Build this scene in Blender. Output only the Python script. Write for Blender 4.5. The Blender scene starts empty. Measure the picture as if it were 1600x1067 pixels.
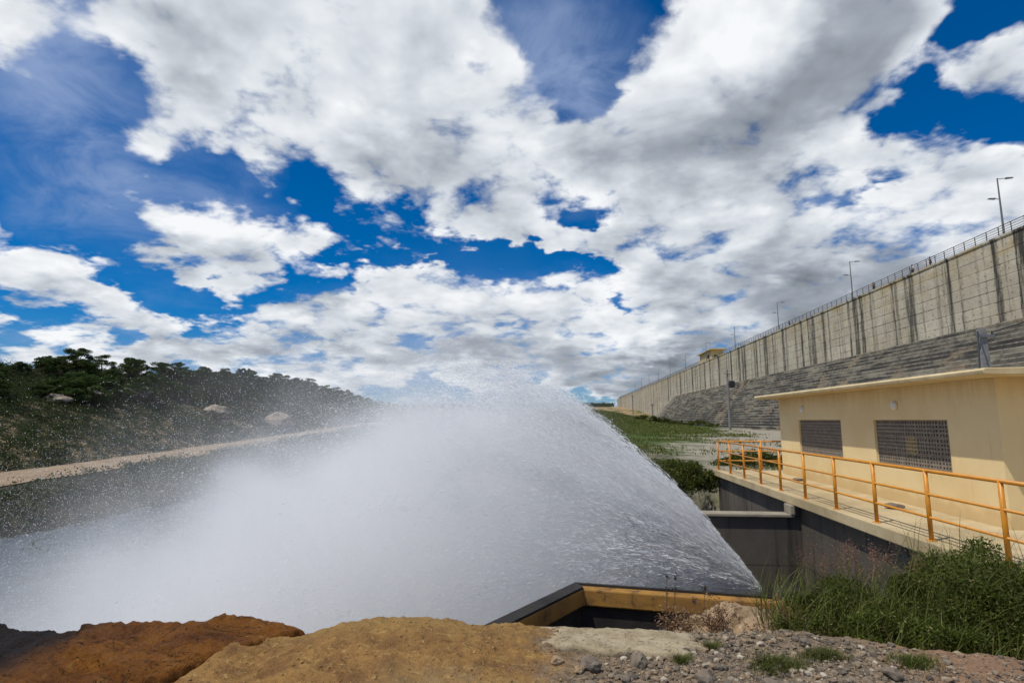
import bpy, math, random
import numpy as np
from math import radians, sin, cos, tan, pi
from mathutils import Vector, Matrix

random.seed(7)
RNG = np.random.default_rng(7)
scene = bpy.context.scene
COL = scene.collection

# ------------------------------------------------------------------ camera
FPX = 880.0
TH = math.atan(122.5 / FPX)                     # pitched up
PS = math.atan(88.0 * cos(TH) / FPX)            # turned a little left of the dam's axis (+Y)
cam_d = bpy.data.cameras.new("camera")
cam = bpy.data.objects.new("camera", cam_d)
COL.objects.link(cam)
cam_d.sensor_width = 36.0
cam_d.lens = FPX / 1600.0 * 36.0
cam_d.clip_start = 0.05
cam_d.clip_end = 20000
cam.location = (0, 0, 0)
cam.rotation_euler = (pi / 2 + TH, 0, PS)
scene.camera = cam
CF = np.array([-sin(PS) * cos(TH), cos(PS) * cos(TH), sin(TH)])
CR = np.array([cos(PS), sin(PS), 0.0])
CU = np.cross(CR, CF)

# ------------------------------------------------------------------ render settings
scene.view_settings.view_transform = 'Standard'
scene.view_settings.look = 'None'
scene.view_settings.exposure = 0.0
scene.view_settings.gamma = 1.0
scene.view_settings.use_curve_mapping = False
cy = scene.cycles
cy.max_bounces = 16
cy.diffuse_bounces = 12
cy.glossy_bounces = 2
cy.transmission_bounces = 2
cy.volume_bounces = 9
cy.transparent_max_bounces = 8
cy.volume_step_rate = 0.5
cy.volume_max_steps = 128


# ------------------------------------------------------------------ node helper
class NT:
    def __init__(self, tree):
        self.t = tree
        tree.nodes.clear()

    def n(self, typ, **kw):
        nd = self.t.nodes.new(typ)
        for k, v in kw.items():
            setattr(nd, k, v)
        return nd

    def put(self, sock, v):
        if v is None:
            return
        if isinstance(v, bpy.types.NodeSocket):
            self.t.links.new(v, sock)
        else:
            sock.default_value = v

    def m(self, op, a, b=None, c=None, clamp=False):
        nd = self.n('ShaderNodeMath', operation=op, use_clamp=clamp)
        self.put(nd.inputs[0], a)
        self.put(nd.inputs[1], b)
        self.put(nd.inputs[2], c)
        return nd.outputs[0]

    def v(self, op, a, b=None, scale=None):
        nd = self.n('ShaderNodeVectorMath', operation=op)
        self.put(nd.inputs[0], a)
        self.put(nd.inputs[1], b)
        if scale is not None:
            self.put(nd.inputs['Scale'], scale)
        return nd.outputs['Value'] if op in ('DOT_PRODUCT', 'LENGTH', 'DISTANCE') else nd.outputs['Vector']

    def rng(self, x, a, b, lo=0.0, hi=1.0, smooth=True):
        nd = self.n('ShaderNodeMapRange', interpolation_type='SMOOTHSTEP' if smooth else 'LINEAR')
        self.put(nd.inputs['Value'], x)
        self.put(nd.inputs['From Min'], a)
        self.put(nd.inputs['From Max'], b)
        self.put(nd.inputs['To Min'], lo)
        self.put(nd.inputs['To Max'], hi)
        return nd.outputs[0]

    def mix(self, f, a, b, blend='MIX'):
        nd = self.n('ShaderNodeMix', data_type='RGBA', blend_type=blend)
        self.put(nd.inputs[0], f)
        self.put(nd.inputs[6], a if isinstance(a, bpy.types.NodeSocket) else (*a, 1)[:4])
        self.put(nd.inputs[7], b if isinstance(b, bpy.types.NodeSocket) else (*b, 1)[:4])
        return nd.outputs[2]

    def noise(self, vec, scale, detail=6, rough=0.55, dist=0.0, out='Fac'):
        nd = self.n('ShaderNodeTexNoise')
        self.put(nd.inputs['Vector'], vec)
        self.put(nd.inputs['Scale'], scale)
        self.put(nd.inputs['Detail'], detail)
        self.put(nd.inputs['Roughness'], rough)
        self.put(nd.inputs['Distortion'], dist)
        return nd.outputs[out]

    def mapping(self, vec, loc=(0, 0, 0), rot=(0, 0, 0), scale=(1, 1, 1), typ='POINT'):
        nd = self.n('ShaderNodeMapping', vector_type=typ)
        self.put(nd.inputs['Vector'], vec)
        if typ != 'VECTOR':
            self.put(nd.inputs['Location'], loc)
        self.put(nd.inputs['Rotation'], rot)
        self.put(nd.inputs['Scale'], scale)
        return nd.outputs[0]

    def xyz(self, vec):
        nd = self.n('ShaderNodeSeparateXYZ')
        self.put(nd.inputs[0], vec)
        return nd.outputs

    def comb(self, x, y, z):
        nd = self.n('ShaderNodeCombineXYZ')
        for i, q in enumerate((x, y, z)):
            self.put(nd.inputs[i], q)
        return nd.outputs[0]

    def link(self, a, b):
        self.t.links.new(a, b)


# ------------------------------------------------------------------ sun
SUN = Vector((-0.38, -0.26, 0.89)).normalized()
sun_d = bpy.data.lights.new("sun", 'SUN')
sun_d.energy = 3.4
sun_d.angle = radians(0.5)
sun_d.color = (1.0, 0.95, 0.86)
sun = bpy.data.objects.new("sun", sun_d)
COL.objects.link(sun)
sun.location = SUN * 60
sun.rotation_euler = SUN.to_track_quat('Z', 'Y').to_euler()
SUN_EL = math.asin(SUN.z)
SUN_ROT = math.atan2(SUN.x, SUN.y)

# ------------------------------------------------------------------ sky: Nishita plus a layer of broken cumulus
world = bpy.data.worlds.new("World")
scene.world = world
world.use_nodes = True
W = NT(world.node_tree)
sky = W.n('ShaderNodeTexSky', sky_type='NISHITA', sun_disc=False)
sky.sun_elevation = SUN_EL
sky.sun_rotation = SUN_ROT
sky.air_density = 1.0
sky.dust_density = 0.3
sky.ozone_density = 4.0
hs = W.n('ShaderNodeHueSaturation')
W.put(hs.inputs['Saturation'], 1.24)
W.put(hs.inputs['Value'], 0.70)
W.put(hs.inputs['Hue'], 0.497)
W.put(hs.inputs['Color'], W.mix(1.0, sky.outputs[0], (0.62, 0.88, 1.25), 'MULTIPLY'))
D = W.n('ShaderNodeTexCoord').outputs['Generated']
df = W.m('MAXIMUM', W.v('DOT_PRODUCT', D, tuple(CF)), 0.08)
du = W.m('DIVIDE', W.v('DOT_PRODUCT', D, tuple(CR)), df)
dv = W.m('DIVIDE', W.v('DOT_PRODUCT', D, tuple(CU)), df)
UV0 = W.comb(du, dv, 0.0)                        # a direction on the sky, as tangents off a fixed compass bearing
dz = W.xyz(D)[2]
Q = W.v('SCALE', D, scale=W.m('DIVIDE', 1.0, W.m('MAXIMUM', W.m('ADD', dz, 0.28), 0.08)))
warp = W.v('SUBTRACT', W.noise(Q, 2.6, 5, 0.6, 0.0, 'Color'), (0.5, 0.5, 0.5))
UV = W.v('ADD', UV0, W.v('SCALE', warp, scale=0.27))
fb1 = W.noise(Q, 3.3, 9, 0.60, 0.25)
sh1 = W.noise(Q, 3.3, 4, 0.50, 0.25)
fb2 = W.noise(W.v('ADD', Q, (0.05 * SUN.x - 0.012, 0.02, 0.06)), 3.3, 4, 0.50, 0.25)
fb3 = W.noise(Q, 10.0, 8, 0.66, 0.4)


LAST = [None]


vo = W.n('ShaderNodeTexVoronoi', feature='F1')
W.put(vo.inputs['Vector'], W.v('ADD', Q, W.v('SCALE', warp, scale=0.30)))
W.put(vo.inputs['Scale'], 6.5); W.put(vo.inputs['Detail'], 2.0); W.put(vo.inputs['Roughness'], 0.55)
PUFF = W.m('SUBTRACT', 0.50, vo.outputs['Distance'])


def blobs(lst, uv):
    tot = None
    for q, (cx, cy_, rx, ry, ang, st) in enumerate(lst):
        if q % 8 == 0 and (tot or LAST[0]):                # evaluate the blobs in batches (the node stack is short)
            prev = tot or LAST[0]
            uv = W.v('ADD', UV, W.v('SCALE', (1.0, 1.0, 0.0), scale=W.m('MULTIPLY', prev, 1e-7)))
        mp = W.mapping(uv, ((cx - 800) / FPX, (533.5 - cy_) / FPX, 0), (0, 0, radians(-ang)),
                       (1.45 * rx / FPX, 1.45 * ry / FPX, 1.0), 'TEXTURE')
        gr = W.n('ShaderNodeTexGradient', gradient_type='SPHERICAL')
        W.put(gr.inputs[0], mp)
        tot = W.m('MULTIPLY_ADD', gr.outputs['Fac'], 1.6 * st, 0.0 if tot is None else tot)
    LAST[0] = tot
    return tot


CLOUD = [  # centre, radii (in tangent units x 880), tilt, strength
    (300, 60, 230, 95, 30, .9), (560, 130, 280, 150, 22, .9), (720, 260, 170, 95, 10, .9), (480, 20, 420, 60, 0, .5), (700, 60, 130, 90, 0, .45), (840, 200, 70, 110, -10, .6),
    (1150, 130, 270, 210, -15, .9), (1090, 270, 230, 110, -10, .6), (1330, 60, 150, 150, -30, .7), (960, 230, 90, 60, -20, .5),
    (1080, 400, 170, 85, 15, .8), (1270, 430, 330, 120, -15, .8), (1500, 270, 140, 70, -25, .8), (1580, 90, 75, 62, 0, 1.0),
    (1420, 400, 230, 120, -15, .75), (1180, 540, 180, 80, -20, .9), (1300, 360, 200, 90, -10, .5),
    (700, 505, 230, 75, 5, .95), (930, 520, 130, 62, 8, .9), (480, 512, 260, 40, -6, .85), (55, 425, 70, 50, 15, 1.0), (650, 420, 60, 36, 0, .95),
    (160, 475, 150, 42, 22, .85), (290, 370, 150, 58, 8, .95), (400, 312, 90, 36, 32, .85), (850, 352, 100, 32, 14, .8), (370, 425, 50, 30, 45, .75),
    (970, 378, 110, 28, 12, .7), (70, 545, 180, 28, 0, .7), (5, 335, 26, 30, 0, .9), (15, 40, 50, 75, 0, .8), (70, 130, 40, 24, 0, .55),
    (502, 412, 36, 18, -30, .75), (790, 410, 40, 14, 0, .7), (110, 285, 70, 22, 25, .4), (560, 435, 30, 14, 20, .5),
    (235, 200, 45, 45, 45, .5), (900, 590, 200, 24, 0, .65), (540, 575, 200, 45, 0, .6), (1000, 560, 120, 50, 0, .6), (460, 340, 60, 24, 30, .5)]
HOLE = [
    (945, 312, 96, 46, 0, .95), (655, 385, 130, 22, 0, .45), (250, 440, 130, 34, 8, .45), (130, 330, 130, 45, 20, .5),
    (985, 90, 55, 110, 15, .6), (870, 245, 30, 100, 15, .6), (1450, 150, 66, 34, -50, .85), (1540, 25, 58, 30, -20, .75), (1390, 283, 65, 19, 0, .8),
    (850, 400, 130, 28, 0, .75), (345, 275, 80, 26, 30, .7), (1260, 285, 70, 22, -15, .55), (1330, 300, 60, 26, -20, .5), (1400, 225, 40, 60, -30, .4),
    (60, 200, 170, 130, 40, .5), (880, 60, 100, 110, 0, .7), (740, 105, 40, 22, 0, .45), (650, 40, 40, 36, 0, .45), (470, 40, 40, 26, 0, .4),
    (880, 578, 70, 22, 0, .5), (120, 545, 40, 12, 0, .4), (830, 480, 40, 16, 30, .2), (965, 480, 30, 18, 40, .6), (1560, 190, 70, 24, 0, .6), (1170, 215, 40, 14, 0, .2)]
DARK = [
    (1345, 55, 130, 80, -45, 1.1), (690, 265, 150, 60, 8, .66), (1200, 430, 240, 62, 8, .6), (1080, 215, 160, 60, -10, .5),
    (480, 465, 50, 24, 35, .6), (250, 55, 110, 40, 35, .35), (890, 560, 180, 28, 4, .6), (420, 540, 220, 24, 0, .4), (1230, 540, 180, 80, -15, .95),
    (290, 385, 90, 22, 10, .4), (1560, 110, 60, 36, -40, .5), (1450, 470, 200, 60, -15, .55), (220, 402, 50, 18, 10, .6), (1270, 160, 130, 70, -30, .6),
    (660, 530, 160, 28, 0, .3), (80, 450, 60, 16, 0, .3), (1500, 290, 110, 30, -20, .4), (1000, 600, 140, 30, 0, .85), (360, 120, 110, 50, 30, .15), (1100, 330, 100, 30, 0, .35)]
VEIL = [(150, 230, 230, 130, 35, .75), (830, 70, 170, 120, 0, .8), (60, 60, 90, 90, 0, .6), (930, 200, 110, 90, 0, .55), (260, 330, 120, 40, 0, .15),
        (1230, 290, 120, 60, 0, .5), (1000, 500, 500, 60, 0, .3), (500, 590, 600, 60, 0, .75), (700, 90, 120, 80, 0, .6)]
cov = W.m('SUBTRACT', blobs(CLOUD, UV), blobs(HOLE, UV))
back = W.rng(W.v('DOT_PRODUCT', D, tuple(CF)), 0.25, 0.6, 0.42, 0.0)   # a share of cloud over the rest of the sky
cov = W.m('ADD', cov, back)
cov = W.m('ADD', W.m('MINIMUM', cov, 1.0), 0.22)
fbm = W.m('ADD', W.m('MULTIPLY', W.m('SUBTRACT', fb1, 0.5), 3.0), W.m('MULTIPLY', W.m('SUBTRACT', fb3, 0.5), 1.0))
fbm = W.m('ADD', fbm, W.m('MULTIPLY', PUFF, 0.9))
dens = W.m('ADD', W.m('MULTIPLY', cov, 1.12), fbm)
alpha = W.rng(dens, 0.06, 0.88)
thick = W.rng(dens, 0.5, 1.5)
relief = W.m('MULTIPLY', W.m('SUBTRACT', sh1, fb2), 1.35)
dark = W.m('MULTIPLY', W.m('MINIMUM', blobs(DARK, UV), 1.1), W.rng(sh1, 0.30, 0.62, 0.55, 1.1))
lum = W.m('ADD', W.m('SUBTRACT', W.m('SUBTRACT', 0.95, W.m('MULTIPLY', thick, 0.09)), W.m('MULTIPLY', dark, 0.36)), relief)
lum = W.m('ADD', lum, W.m('ADD', W.m('MULTIPLY', W.m('SUBTRACT', fb3, 0.5), 0.24), W.m('MULTIPLY', PUFF, 0.22)))
lum = W.m('MINIMUM', W.m('MAXIMUM', lum, 0.14), 0.97)
cr = W.n('ShaderNodeValToRGB')
W.put(cr.inputs[0], lum)
els = cr.color_ramp.elements
els[0].position, els[0].color = 0.12, (0.125, 0.145, 0.175, 1)
els[1].position, els[1].color = 0.97, (0.93, 0.95, 0.97, 1)
e = els.new(0.5); e.color = (0.36, 0.40, 0.46, 1)
e = els.new(0.78); e.color = (0.70, 0.74, 0.79, 1)
SKYK = 0.1
ccol = W.v('SCALE', cr.outputs[0], scale=1.0 / SKYK)
veil = W.m('MULTIPLY', W.m('MINIMUM', blobs(VEIL, UV), 1.0), W.rng(W.noise(Q, 4.5, 6, 0.6, 0.8), 0.3, 0.75, 0.15, 1.0))
base = W.mix(W.m('MULTIPLY', veil, 0.7), hs.outputs[0], (0.36 / SKYK, 0.46 / SKYK, 0.68 / SKYK))
col = W.mix(alpha, base, ccol)
bg = W.n('ShaderNodeBackground')
W.put(bg.inputs['Color'], col)
W.put(bg.inputs['Strength'], SKYK)
W.link(bg.outputs[0], W.n('ShaderNodeOutputWorld').inputs['Surface'])
world.cycles.sampling_method = 'MANUAL'
world.cycles.sample_map_resolution = 512


# ------------------------------------------------------------------ numpy noise
def _hash(ix, iy, iz, seed):
    h = (ix.astype(np.int64) * 374761393 + iy.astype(np.int64) * 668265263 + iz.astype(np.int64) * 2147483647 + seed * 974711) & 0x7fffffff
    h = ((h ^ (h >> 13)) * 1274126177) & 0x7fffffff
    h = h ^ (h >> 16)
    return (h & 0xffff) / 65535.0


def vnoise(x, y, z=None, seed=0):
    x = np.asarray(x, float); y = np.asarray(y, float)
    z = np.zeros_like(x) if z is None else np.asarray(z, float)
    ix, iy, iz = np.floor(x), np.floor(y), np.floor(z)
    fx, fy, fz = x - ix, y - iy, z - iz
    fx, fy, fz = (q * q * (3 - 2 * q) for q in (fx, fy, fz))
    r = 0
    for a in (0, 1):
        for b in (0, 1):
            for c in (0, 1):
                w = (fx if a else 1 - fx) * (fy if b else 1 - fy) * (fz if c else 1 - fz)
                r = r + w * _hash(ix + a, iy + b, iz + c, seed)
    return r * 2 - 1


def fbm2(x, y, octv=4, seed=0, z=None, gain=0.5):
    s, a, f = 0, 1.0, 1.0
    for k in range(octv):
        s = s + a * vnoise(np.asarray(x) * f + 17.3 * k, np.asarray(y) * f + 5.1 * k, None if z is None else np.asarray(z) * f, seed + k)
        a *= gain; f *= 2.03
    return s


def sstep(a, b, x):
    t = np.clip((np.asarray(x, float) - a) / (b - a), 0, 1)
    return t * t * (3 - 2 * t)


# ------------------------------------------------------------------ object helpers
def tag(o, label=None, cat=None, group=None, kind=None):
    if label: o['label'] = label
    if cat: o['category'] = cat
    if group: o['group'] = group
    if kind: o['kind'] = kind
    return o


def mesh_np(name, V, F, mat, parent=None, smooth=False, mat_idx=None):
    """V (n,3) world coordinates; F list of faces or (m,k) array."""
    me = bpy.data.meshes.new(name)
    V = np.asarray(V, np.float32).reshape(-1, 3)
    if parent is not None:
        V = V - np.array(parent_world(parent), np.float32)
    if isinstance(F, np.ndarray):
        m, k = F.shape
        me.vertices.add(len(V)); me.vertices.foreach_set('co', V.ravel())
        me.loops.add(m * k); me.loops.foreach_set('vertex_index', F.astype(np.int32).ravel())
        me.polygons.add(m)
        me.polygons.foreach_set('loop_start', np.arange(0, m * k, k, dtype=np.int32))
        me.update(calc_edges=True)
    else:
        me.from_pydata([tuple(map(float, q)) for q in V], [], F)
        me.update()
    me.polygons.foreach_set('use_smooth', np.full(len(me.polygons), smooth))
    for mm in (mat if isinstance(mat, (list, tuple)) else [mat]):
        me.materials.append(mm)
    if mat_idx is not None:
        me.polygons.foreach_set('material_index', np.asarray(mat_idx, np.int32))
    o = bpy.data.objects.new(name, me)
    COL.objects.link(o)
    if parent is not None:
        o.parent = parent
    return o


def parent_world(p):
    v = Vector((0, 0, 0))
    while p is not None:
        v = v + p.location
        p = p.parent
    return v


def thing(name, label, cat, loc=(0, 0, 0), group=None):
    o = bpy.data.objects.new(name, None)
    o.empty_display_size = 0.2
    COL.objects.link(o)
    o.location = loc
    return tag(o, label, cat, group)


def kids(o):
    return [c for c in bpy.data.objects if c.parent == o]


def copy_tree(root, loc, rotz=0.0, scale=None, label=None):
    r = root.copy(); COL.objects.link(r)
    r.location = loc; r.rotation_euler = (0, 0, rotz)
    if scale: r.scale = scale if hasattr(scale, '__len__') else (scale,) * 3
    if label: r['label'] = label
    for ch in kids(root):
        c = ch.copy(); COL.objects.link(c); c.parent = r
        for g in kids(ch):
            d = g.copy(); COL.objects.link(d); d.parent = c
    return r


class MB:
    """collects boxes, tubes and prisms into one mesh"""
    def __init__(self):
        self.V = []; self.F = []

    def add(self, V, F):
        k = len(self.V)
        self.V += [tuple(map(float, q)) for q in V]
        self.F += [[i + k for i in f] for f in F]

    def box(self, a, b, bev=0.0):
        (x0, y0, z0), (x1, y1, z1) = a, b
        if bev <= 0:
            V = [(x, y, z) for z in (z0, z1) for y in (y0, y1) for x in (x0, x1)]
            self.add(V, [(0, 2, 3, 1), (4, 5, 7, 6), (0, 1, 5, 4), (2, 6, 7, 3), (0, 4, 6, 2), (1, 3, 7, 5)])
            return
        pl = [(x0 + bev, y0), (x1 - bev, y0), (x1, y0 + bev), (x1, y1 - bev), (x1 - bev, y1), (x0 + bev, y1), (x0, y1 - bev), (x0, y0 + bev)]
        cx, cy_ = (x0 + x1) / 2, (y0 + y1) / 2
        ins = [(cx + (x - cx) * (1 - 2 * bev / (x1 - x0)), cy_ + (y - cy_) * (1 - 2 * bev / (y1 - y0))) for x, y in pl]
        V = [(x, y, z0) for x, y in ins] + [(x, y, z0 + bev) for x, y in pl] + [(x, y, z1 - bev) for x, y in pl] + [(x, y, z1) for x, y in ins]
        F = [list(range(7, -1, -1)), list(range(24, 32))]
        for r in range(3):
            for i in range(8):
                j = (i + 1) % 8
                F.append([r * 8 + i, r * 8 + j, r * 8 + 8 + j, r * 8 + 8 + i])
        self.add(V, F)

    def tube(self, pts, r, n=8, caps=True):
        pts = [Vector(p) for p in pts]
        rs = r if hasattr(r, '__len__') else [r] * len(pts)
        rings = []
        for i, p in enumerate(pts):
            d = (pts[min(i + 1, len(pts) - 1)] - pts[max(i - 1, 0)]).normalized()
            up = Vector((0, 0, 1)) if abs(d.z) < 0.9 else Vector((1, 0, 0))
            a = d.cross(up).normalized(); b = d.cross(a).normalized()
            rings.append([p + (a * cos(2 * pi * k / n) + b * sin(2 * pi * k / n)) * rs[i] for k in range(n)])
        V = [q for rg in rings for q in rg]; F = []
        for i in range(len(pts) - 1):
            for k in range(n):
                F.append([i * n + k, i * n + (k + 1) % n, (i + 1) * n + (k + 1) % n, (i + 1) * n + k])
        if caps:
            F.append(list(range(n))[::-1]); F.append([(len(pts) - 1) * n + k for k in range(n)])
        self.add(V, F)

    def prism(self, poly, axis, a, b):
        """poly: 2-D outline in the other two axes (in XYZ order), extruded a..b along axis"""
        n = len(poly)
        def P(q, t):
            l = list(q); l.insert(axis, t); return l
        V = [P(q, a) for q in poly] + [P(q, b) for q in poly]
        F = [list(range(n)), list(range(2 * n - 1, n - 1, -1))]
        for i in range(n):
            j = (i + 1) % n
            F.append([i, i + n, j + n, j])
        self.add(V, F)

    def build(self, name, mat, parent=None, smooth=False):
        return fix(mesh_np(name, self.V, self.F, mat, parent, smooth))


def fix(o):
    import bmesh
    bm = bmesh.new(); bm.from_mesh(o.data)
    bmesh.ops.recalc_face_normals(bm, faces=bm.faces)
    bm.to_mesh(o.data); bm.free()
    return o


def bevel(o, w=0.01, seg=2):
    b = o.modifiers.new('bevel', 'BEVEL'); b.width = w; b.segments = seg; b.limit_method = 'ANGLE'
    return o


def grid_mesh(xs, ys, Z):
    X, Y = np.meshgrid(xs, ys)
    V = np.stack([X.ravel(), Y.ravel(), Z.ravel()], 1)
    nx, ny = len(xs), len(ys)
    i = np.arange(ny - 1)[:, None] * nx + np.arange(nx - 1)[None, :]
    F = np.stack([i, i + 1, i + nx + 1, i + nx], -1).reshape(-1, 4)
    return V, F


# ------------------------------------------------------------------ materials
def new_mat(name):
    m = bpy.data.materials.new(name)
    m.use_nodes = True
    return m, NT(m.node_tree)


def finish(N, col, rough=0.85, bump=None, bstr=0.4, bdist=0.05, spec=0.3, metal=0.0, disp=None):
    p = N.n('ShaderNodeBsdfPrincipled')
    N.put(p.inputs['Base Color'], col if isinstance(col, bpy.types.NodeSocket) else (*col, 1)[:4])
    N.put(p.inputs['Roughness'], rough)
    N.put(p.inputs['Specular IOR Level'], spec)
    N.put(p.inputs['Metallic'], metal)
    if bump is not None:
        b = N.n('ShaderNodeBump')
        N.put(b.inputs['Strength'], bstr); N.put(b.inputs['Distance'], bdist); N.put(b.inputs['Height'], bump)
        N.link(b.outputs[0], p.inputs['Normal'])
    N.link(p.outputs[0], N.n('ShaderNodeOutputMaterial').inputs['Surface'])
    return p


def mottled(name, c1, c2, scale=3.0, rough=0.85, bump=0.3, bdist=0.02, c3=None, s3=12.0, t3=(0.55, 0.7), spec=0.3, metal=0.0, stretch=(1, 1, 1)):
    m, N = new_mat(name)
    co = N.mapping(N.n('ShaderNodeTexCoord').outputs['Object'], scale=stretch)
    a = N.noise(co, scale, 8, 0.62, 0.3)
    c = N.mix(N.rng(a, 0.32, 0.68), c1, c2)
    b = N.noise(co, s3, 8, 0.65)
    if c3 is not None:
        c = N.mix(N.rng(b, *t3), c, c3)
    h = N.m('ADD', a, N.m('MULTIPLY', b, 0.5))
    finish(N, c, rough, h if bump else None, bump, bdist, spec, metal)
    return m


def leaf_mat(name, c1, c2, c3=None, transl=0.35):
    m, N = new_mat(name)
    r = N.n('ShaderNodeNewGeometry').outputs['Random Per Island']
    oi = N.n('ShaderNodeObjectInfo').outputs['Random']
    c = N.mix(N.m('POWER', r, 1.4), c1, c2)
    if c3 is not None:
        c = N.mix(N.rng(r, 0.93, 0.97), c, c3)
    hsn = N.n('ShaderNodeHueSaturation')
    N.put(hsn.inputs['Value'], N.rng(oi, 0, 1, 0.75, 1.25, False)); N.put(hsn.inputs['Color'], c)
    N.put(hsn.inputs['Hue'], N.rng(oi, 0, 1, 0.488, 0.508, False))
    d = N.n('ShaderNodeBsdfPrincipled')
    N.link(hsn.outputs[0], d.inputs['Base Color']); N.put(d.inputs['Roughness'], 0.6); N.put(d.inputs['Specular IOR Level'], 0.25)
    t = N.n('ShaderNodeBsdfTranslucent'); N.link(hsn.outputs[0], t.inputs['Color'])
    mx = N.n('ShaderNodeMixShader'); N.put(mx.inputs[0], transl)
    N.link(d.outputs[0], mx.inputs[1]); N.link(t.outputs[0], mx.inputs[2])
    N.link(mx.outputs[0], N.n('ShaderNodeOutputMaterial').inputs['Surface'])
    return m


STAINS = [(68.5, 1.9, 1.0), (73, .6, .6), (82, .8, .7), (91, 1.7, .9), (94.5, .6, .6), (105.5, .8, 1.0), (110, .5, .9), (121, .8, .8), (126, 1.6, .9), (143, 1.1, 1.0), (156, 1.6, .8), (163, 1.0, .9),
          (176, 1.4, .9), (188, 1.2, 1.0), (203, 1.8, .9), (224, 1.6, .9), (246, 1.6, 1.0), (272, 2.0, .9), (305, 2.2, .9)]


def mat_dam():
    m, N = new_mat('dam_concrete')
    co = N.n('ShaderNodeTexCoord').outputs['Object']
    x, y, z = N.xyz(co)                                    # z: 0 at foot line, 24.2 at crest
    n1 = N.noise(co, 0.12, 8, 0.6); n2 = N.noise(co, 0.9, 8, 0.65)
    c = N.mix(N.rng(n1, 0.35, 0.65), (0.49, 0.42, 0.30), (0.63, 0.56, 0.42))
    c = N.mix(N.m('MULTIPLY', N.rng(n2, 0.46, 0.72), 0.6), c, (0.30, 0.26, 0.19))
    c = N.mix(N.rng(N.noise(N.mapping(co, scale=(1, 1, .4)), .35, 7, .65), .5, .7, 0, .5), c, (0.36, 0.28, 0.16))
    # pour bands
    band = N.noise(N.comb(N.m('MULTIPLY', y, 0.012), 0.0, N.m('MULTIPLY', N.m('FLOOR', N.m('DIVIDE', z, 1.5)), 3.7)), 1.0, 3, 0.5)
    c = N.mix(N.rng(band, 0.35, 0.7, 0.0, 0.4), c, (0.40, 0.36, 0.28))
    fz = N.m('ABSOLUTE', N.m('SUBTRACT', N.m('FRACT', N.m('DIVIDE', z, 1.5)), 0.5))
    line = N.rng(fz, 0.435, 0.48)
    brk = N.rng(N.noise(N.mapping(co, scale=(1, 0.25, 0.3)), 1.0, 5, 0.65), 0.42, 0.62)
    c = N.mix(N.m('MULTIPLY', N.m('MULTIPLY', line, brk), 0.8), c, (0.10, 0.09, 0.07))
    # tie-bolt holes on a grid
    gy = N.m('SUBTRACT', N.m('FRACT', N.m('DIVIDE', y, 1.35)), 0.5); gz = N.m('SUBTRACT', N.m('FRACT', N.m('DIVIDE', N.m('ADD', z, 0.4), 0.75)), 0.5)
    rr = N.m('SQRT', N.m('ADD', N.m('POWER', N.m('MULTIPLY', gy, 1.35), 2.0), N.m('POWER', N.m('MULTIPLY', gz, 0.75), 2.0)))
    c = N.mix(N.m('MULTIPLY', N.rng(rr, 0.06, 0.14, 0.75, 0.0), N.rng(n2, 0.42, 0.55)), c, (0.06, 0.055, 0.045))
    # ochre wash under the crest
    hi = N.rng(N.m('ADD', z, N.m('MULTIPLY', n1, 8.0)), 23.0, 29.0)
    c = N.mix(N.m('MULTIPLY', hi, N.rng(N.noise(N.mapping(co, scale=(1, .3, 1)), .6, 5, .6), .4, .7, 0, .75)), c, (0.44, 0.31, 0.12))
    # black run-off streaks
    jag = N.m('MULTIPLY', N.m('SUBTRACT', N.noise(N.mapping(co, scale=(1, 1.6, .35)), 1.0, 6, .7), 0.5), 1.3)
    yy = N.m('ADD', y, jag)
    s1 = N.noise(N.comb(0.0, yy, 0.0), 0.36, 2, 0.5)
    s2 = N.noise(N.comb(5.0, yy, 0.0), 0.55, 3, 0.6)
    drop = N.noise(N.comb(2.0, N.m('MULTIPLY', y, 0.16), N.m('MULTIPLY', z, 0.02)), 1.0, 3, 0.5)
    reach = N.rng(z, N.m('SUBTRACT', 24.0, N.m('MULTIPLY', drop, 46.0)), 24.5, 0.0, 1.0)
    st = N.m('ADD', N.m('MULTIPLY', N.rng(s1, 0.54, 0.62), 0.9), N.m('MULTIPLY', N.rng(s2, 0.56, 0.66), 0.85), clamp=True)
    for (y0, w_, k_) in STAINS:
        st = N.m('MULTIPLY_ADD', N.rng(N.m('ABSOLUTE', N.m('SUBTRACT', yy, y0 - 300)), w_, w_ * .35), k_, st)
    st = N.m('MINIMUM', st, 1.0)
    fine = N.rng(N.noise(N.mapping(co, scale=(1, 1.3, .16)), 1.2, 6, 0.7), 0.30, 0.55)
    st = N.m('MULTIPLY', st, N.m('MULTIPLY', N.rng(reach, 0.0, 0.22), fine))
    c = N.mix(N.m('MULTIPLY', st, 0.93), c, (0.035, 0.032, 0.028))
    # expansion joints
    jy = N.m('ABSOLUTE', N.m('SUBTRACT', N.m('FRACT', N.m('DIVIDE', y, 15.0)), 0.5))
    c = N.mix(N.m('MULTIPLY', N.rng(jy, 0.489, 0.497), N.rng(n2, .35, .55, .0, .4)), c, (0.05, 0.045, 0.04))
    finish(N, c, 0.9, N.m('ADD', n2, N.m('MULTIPLY', line, -0.4)), 0.5, 0.15, 0.2)
    return m


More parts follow.
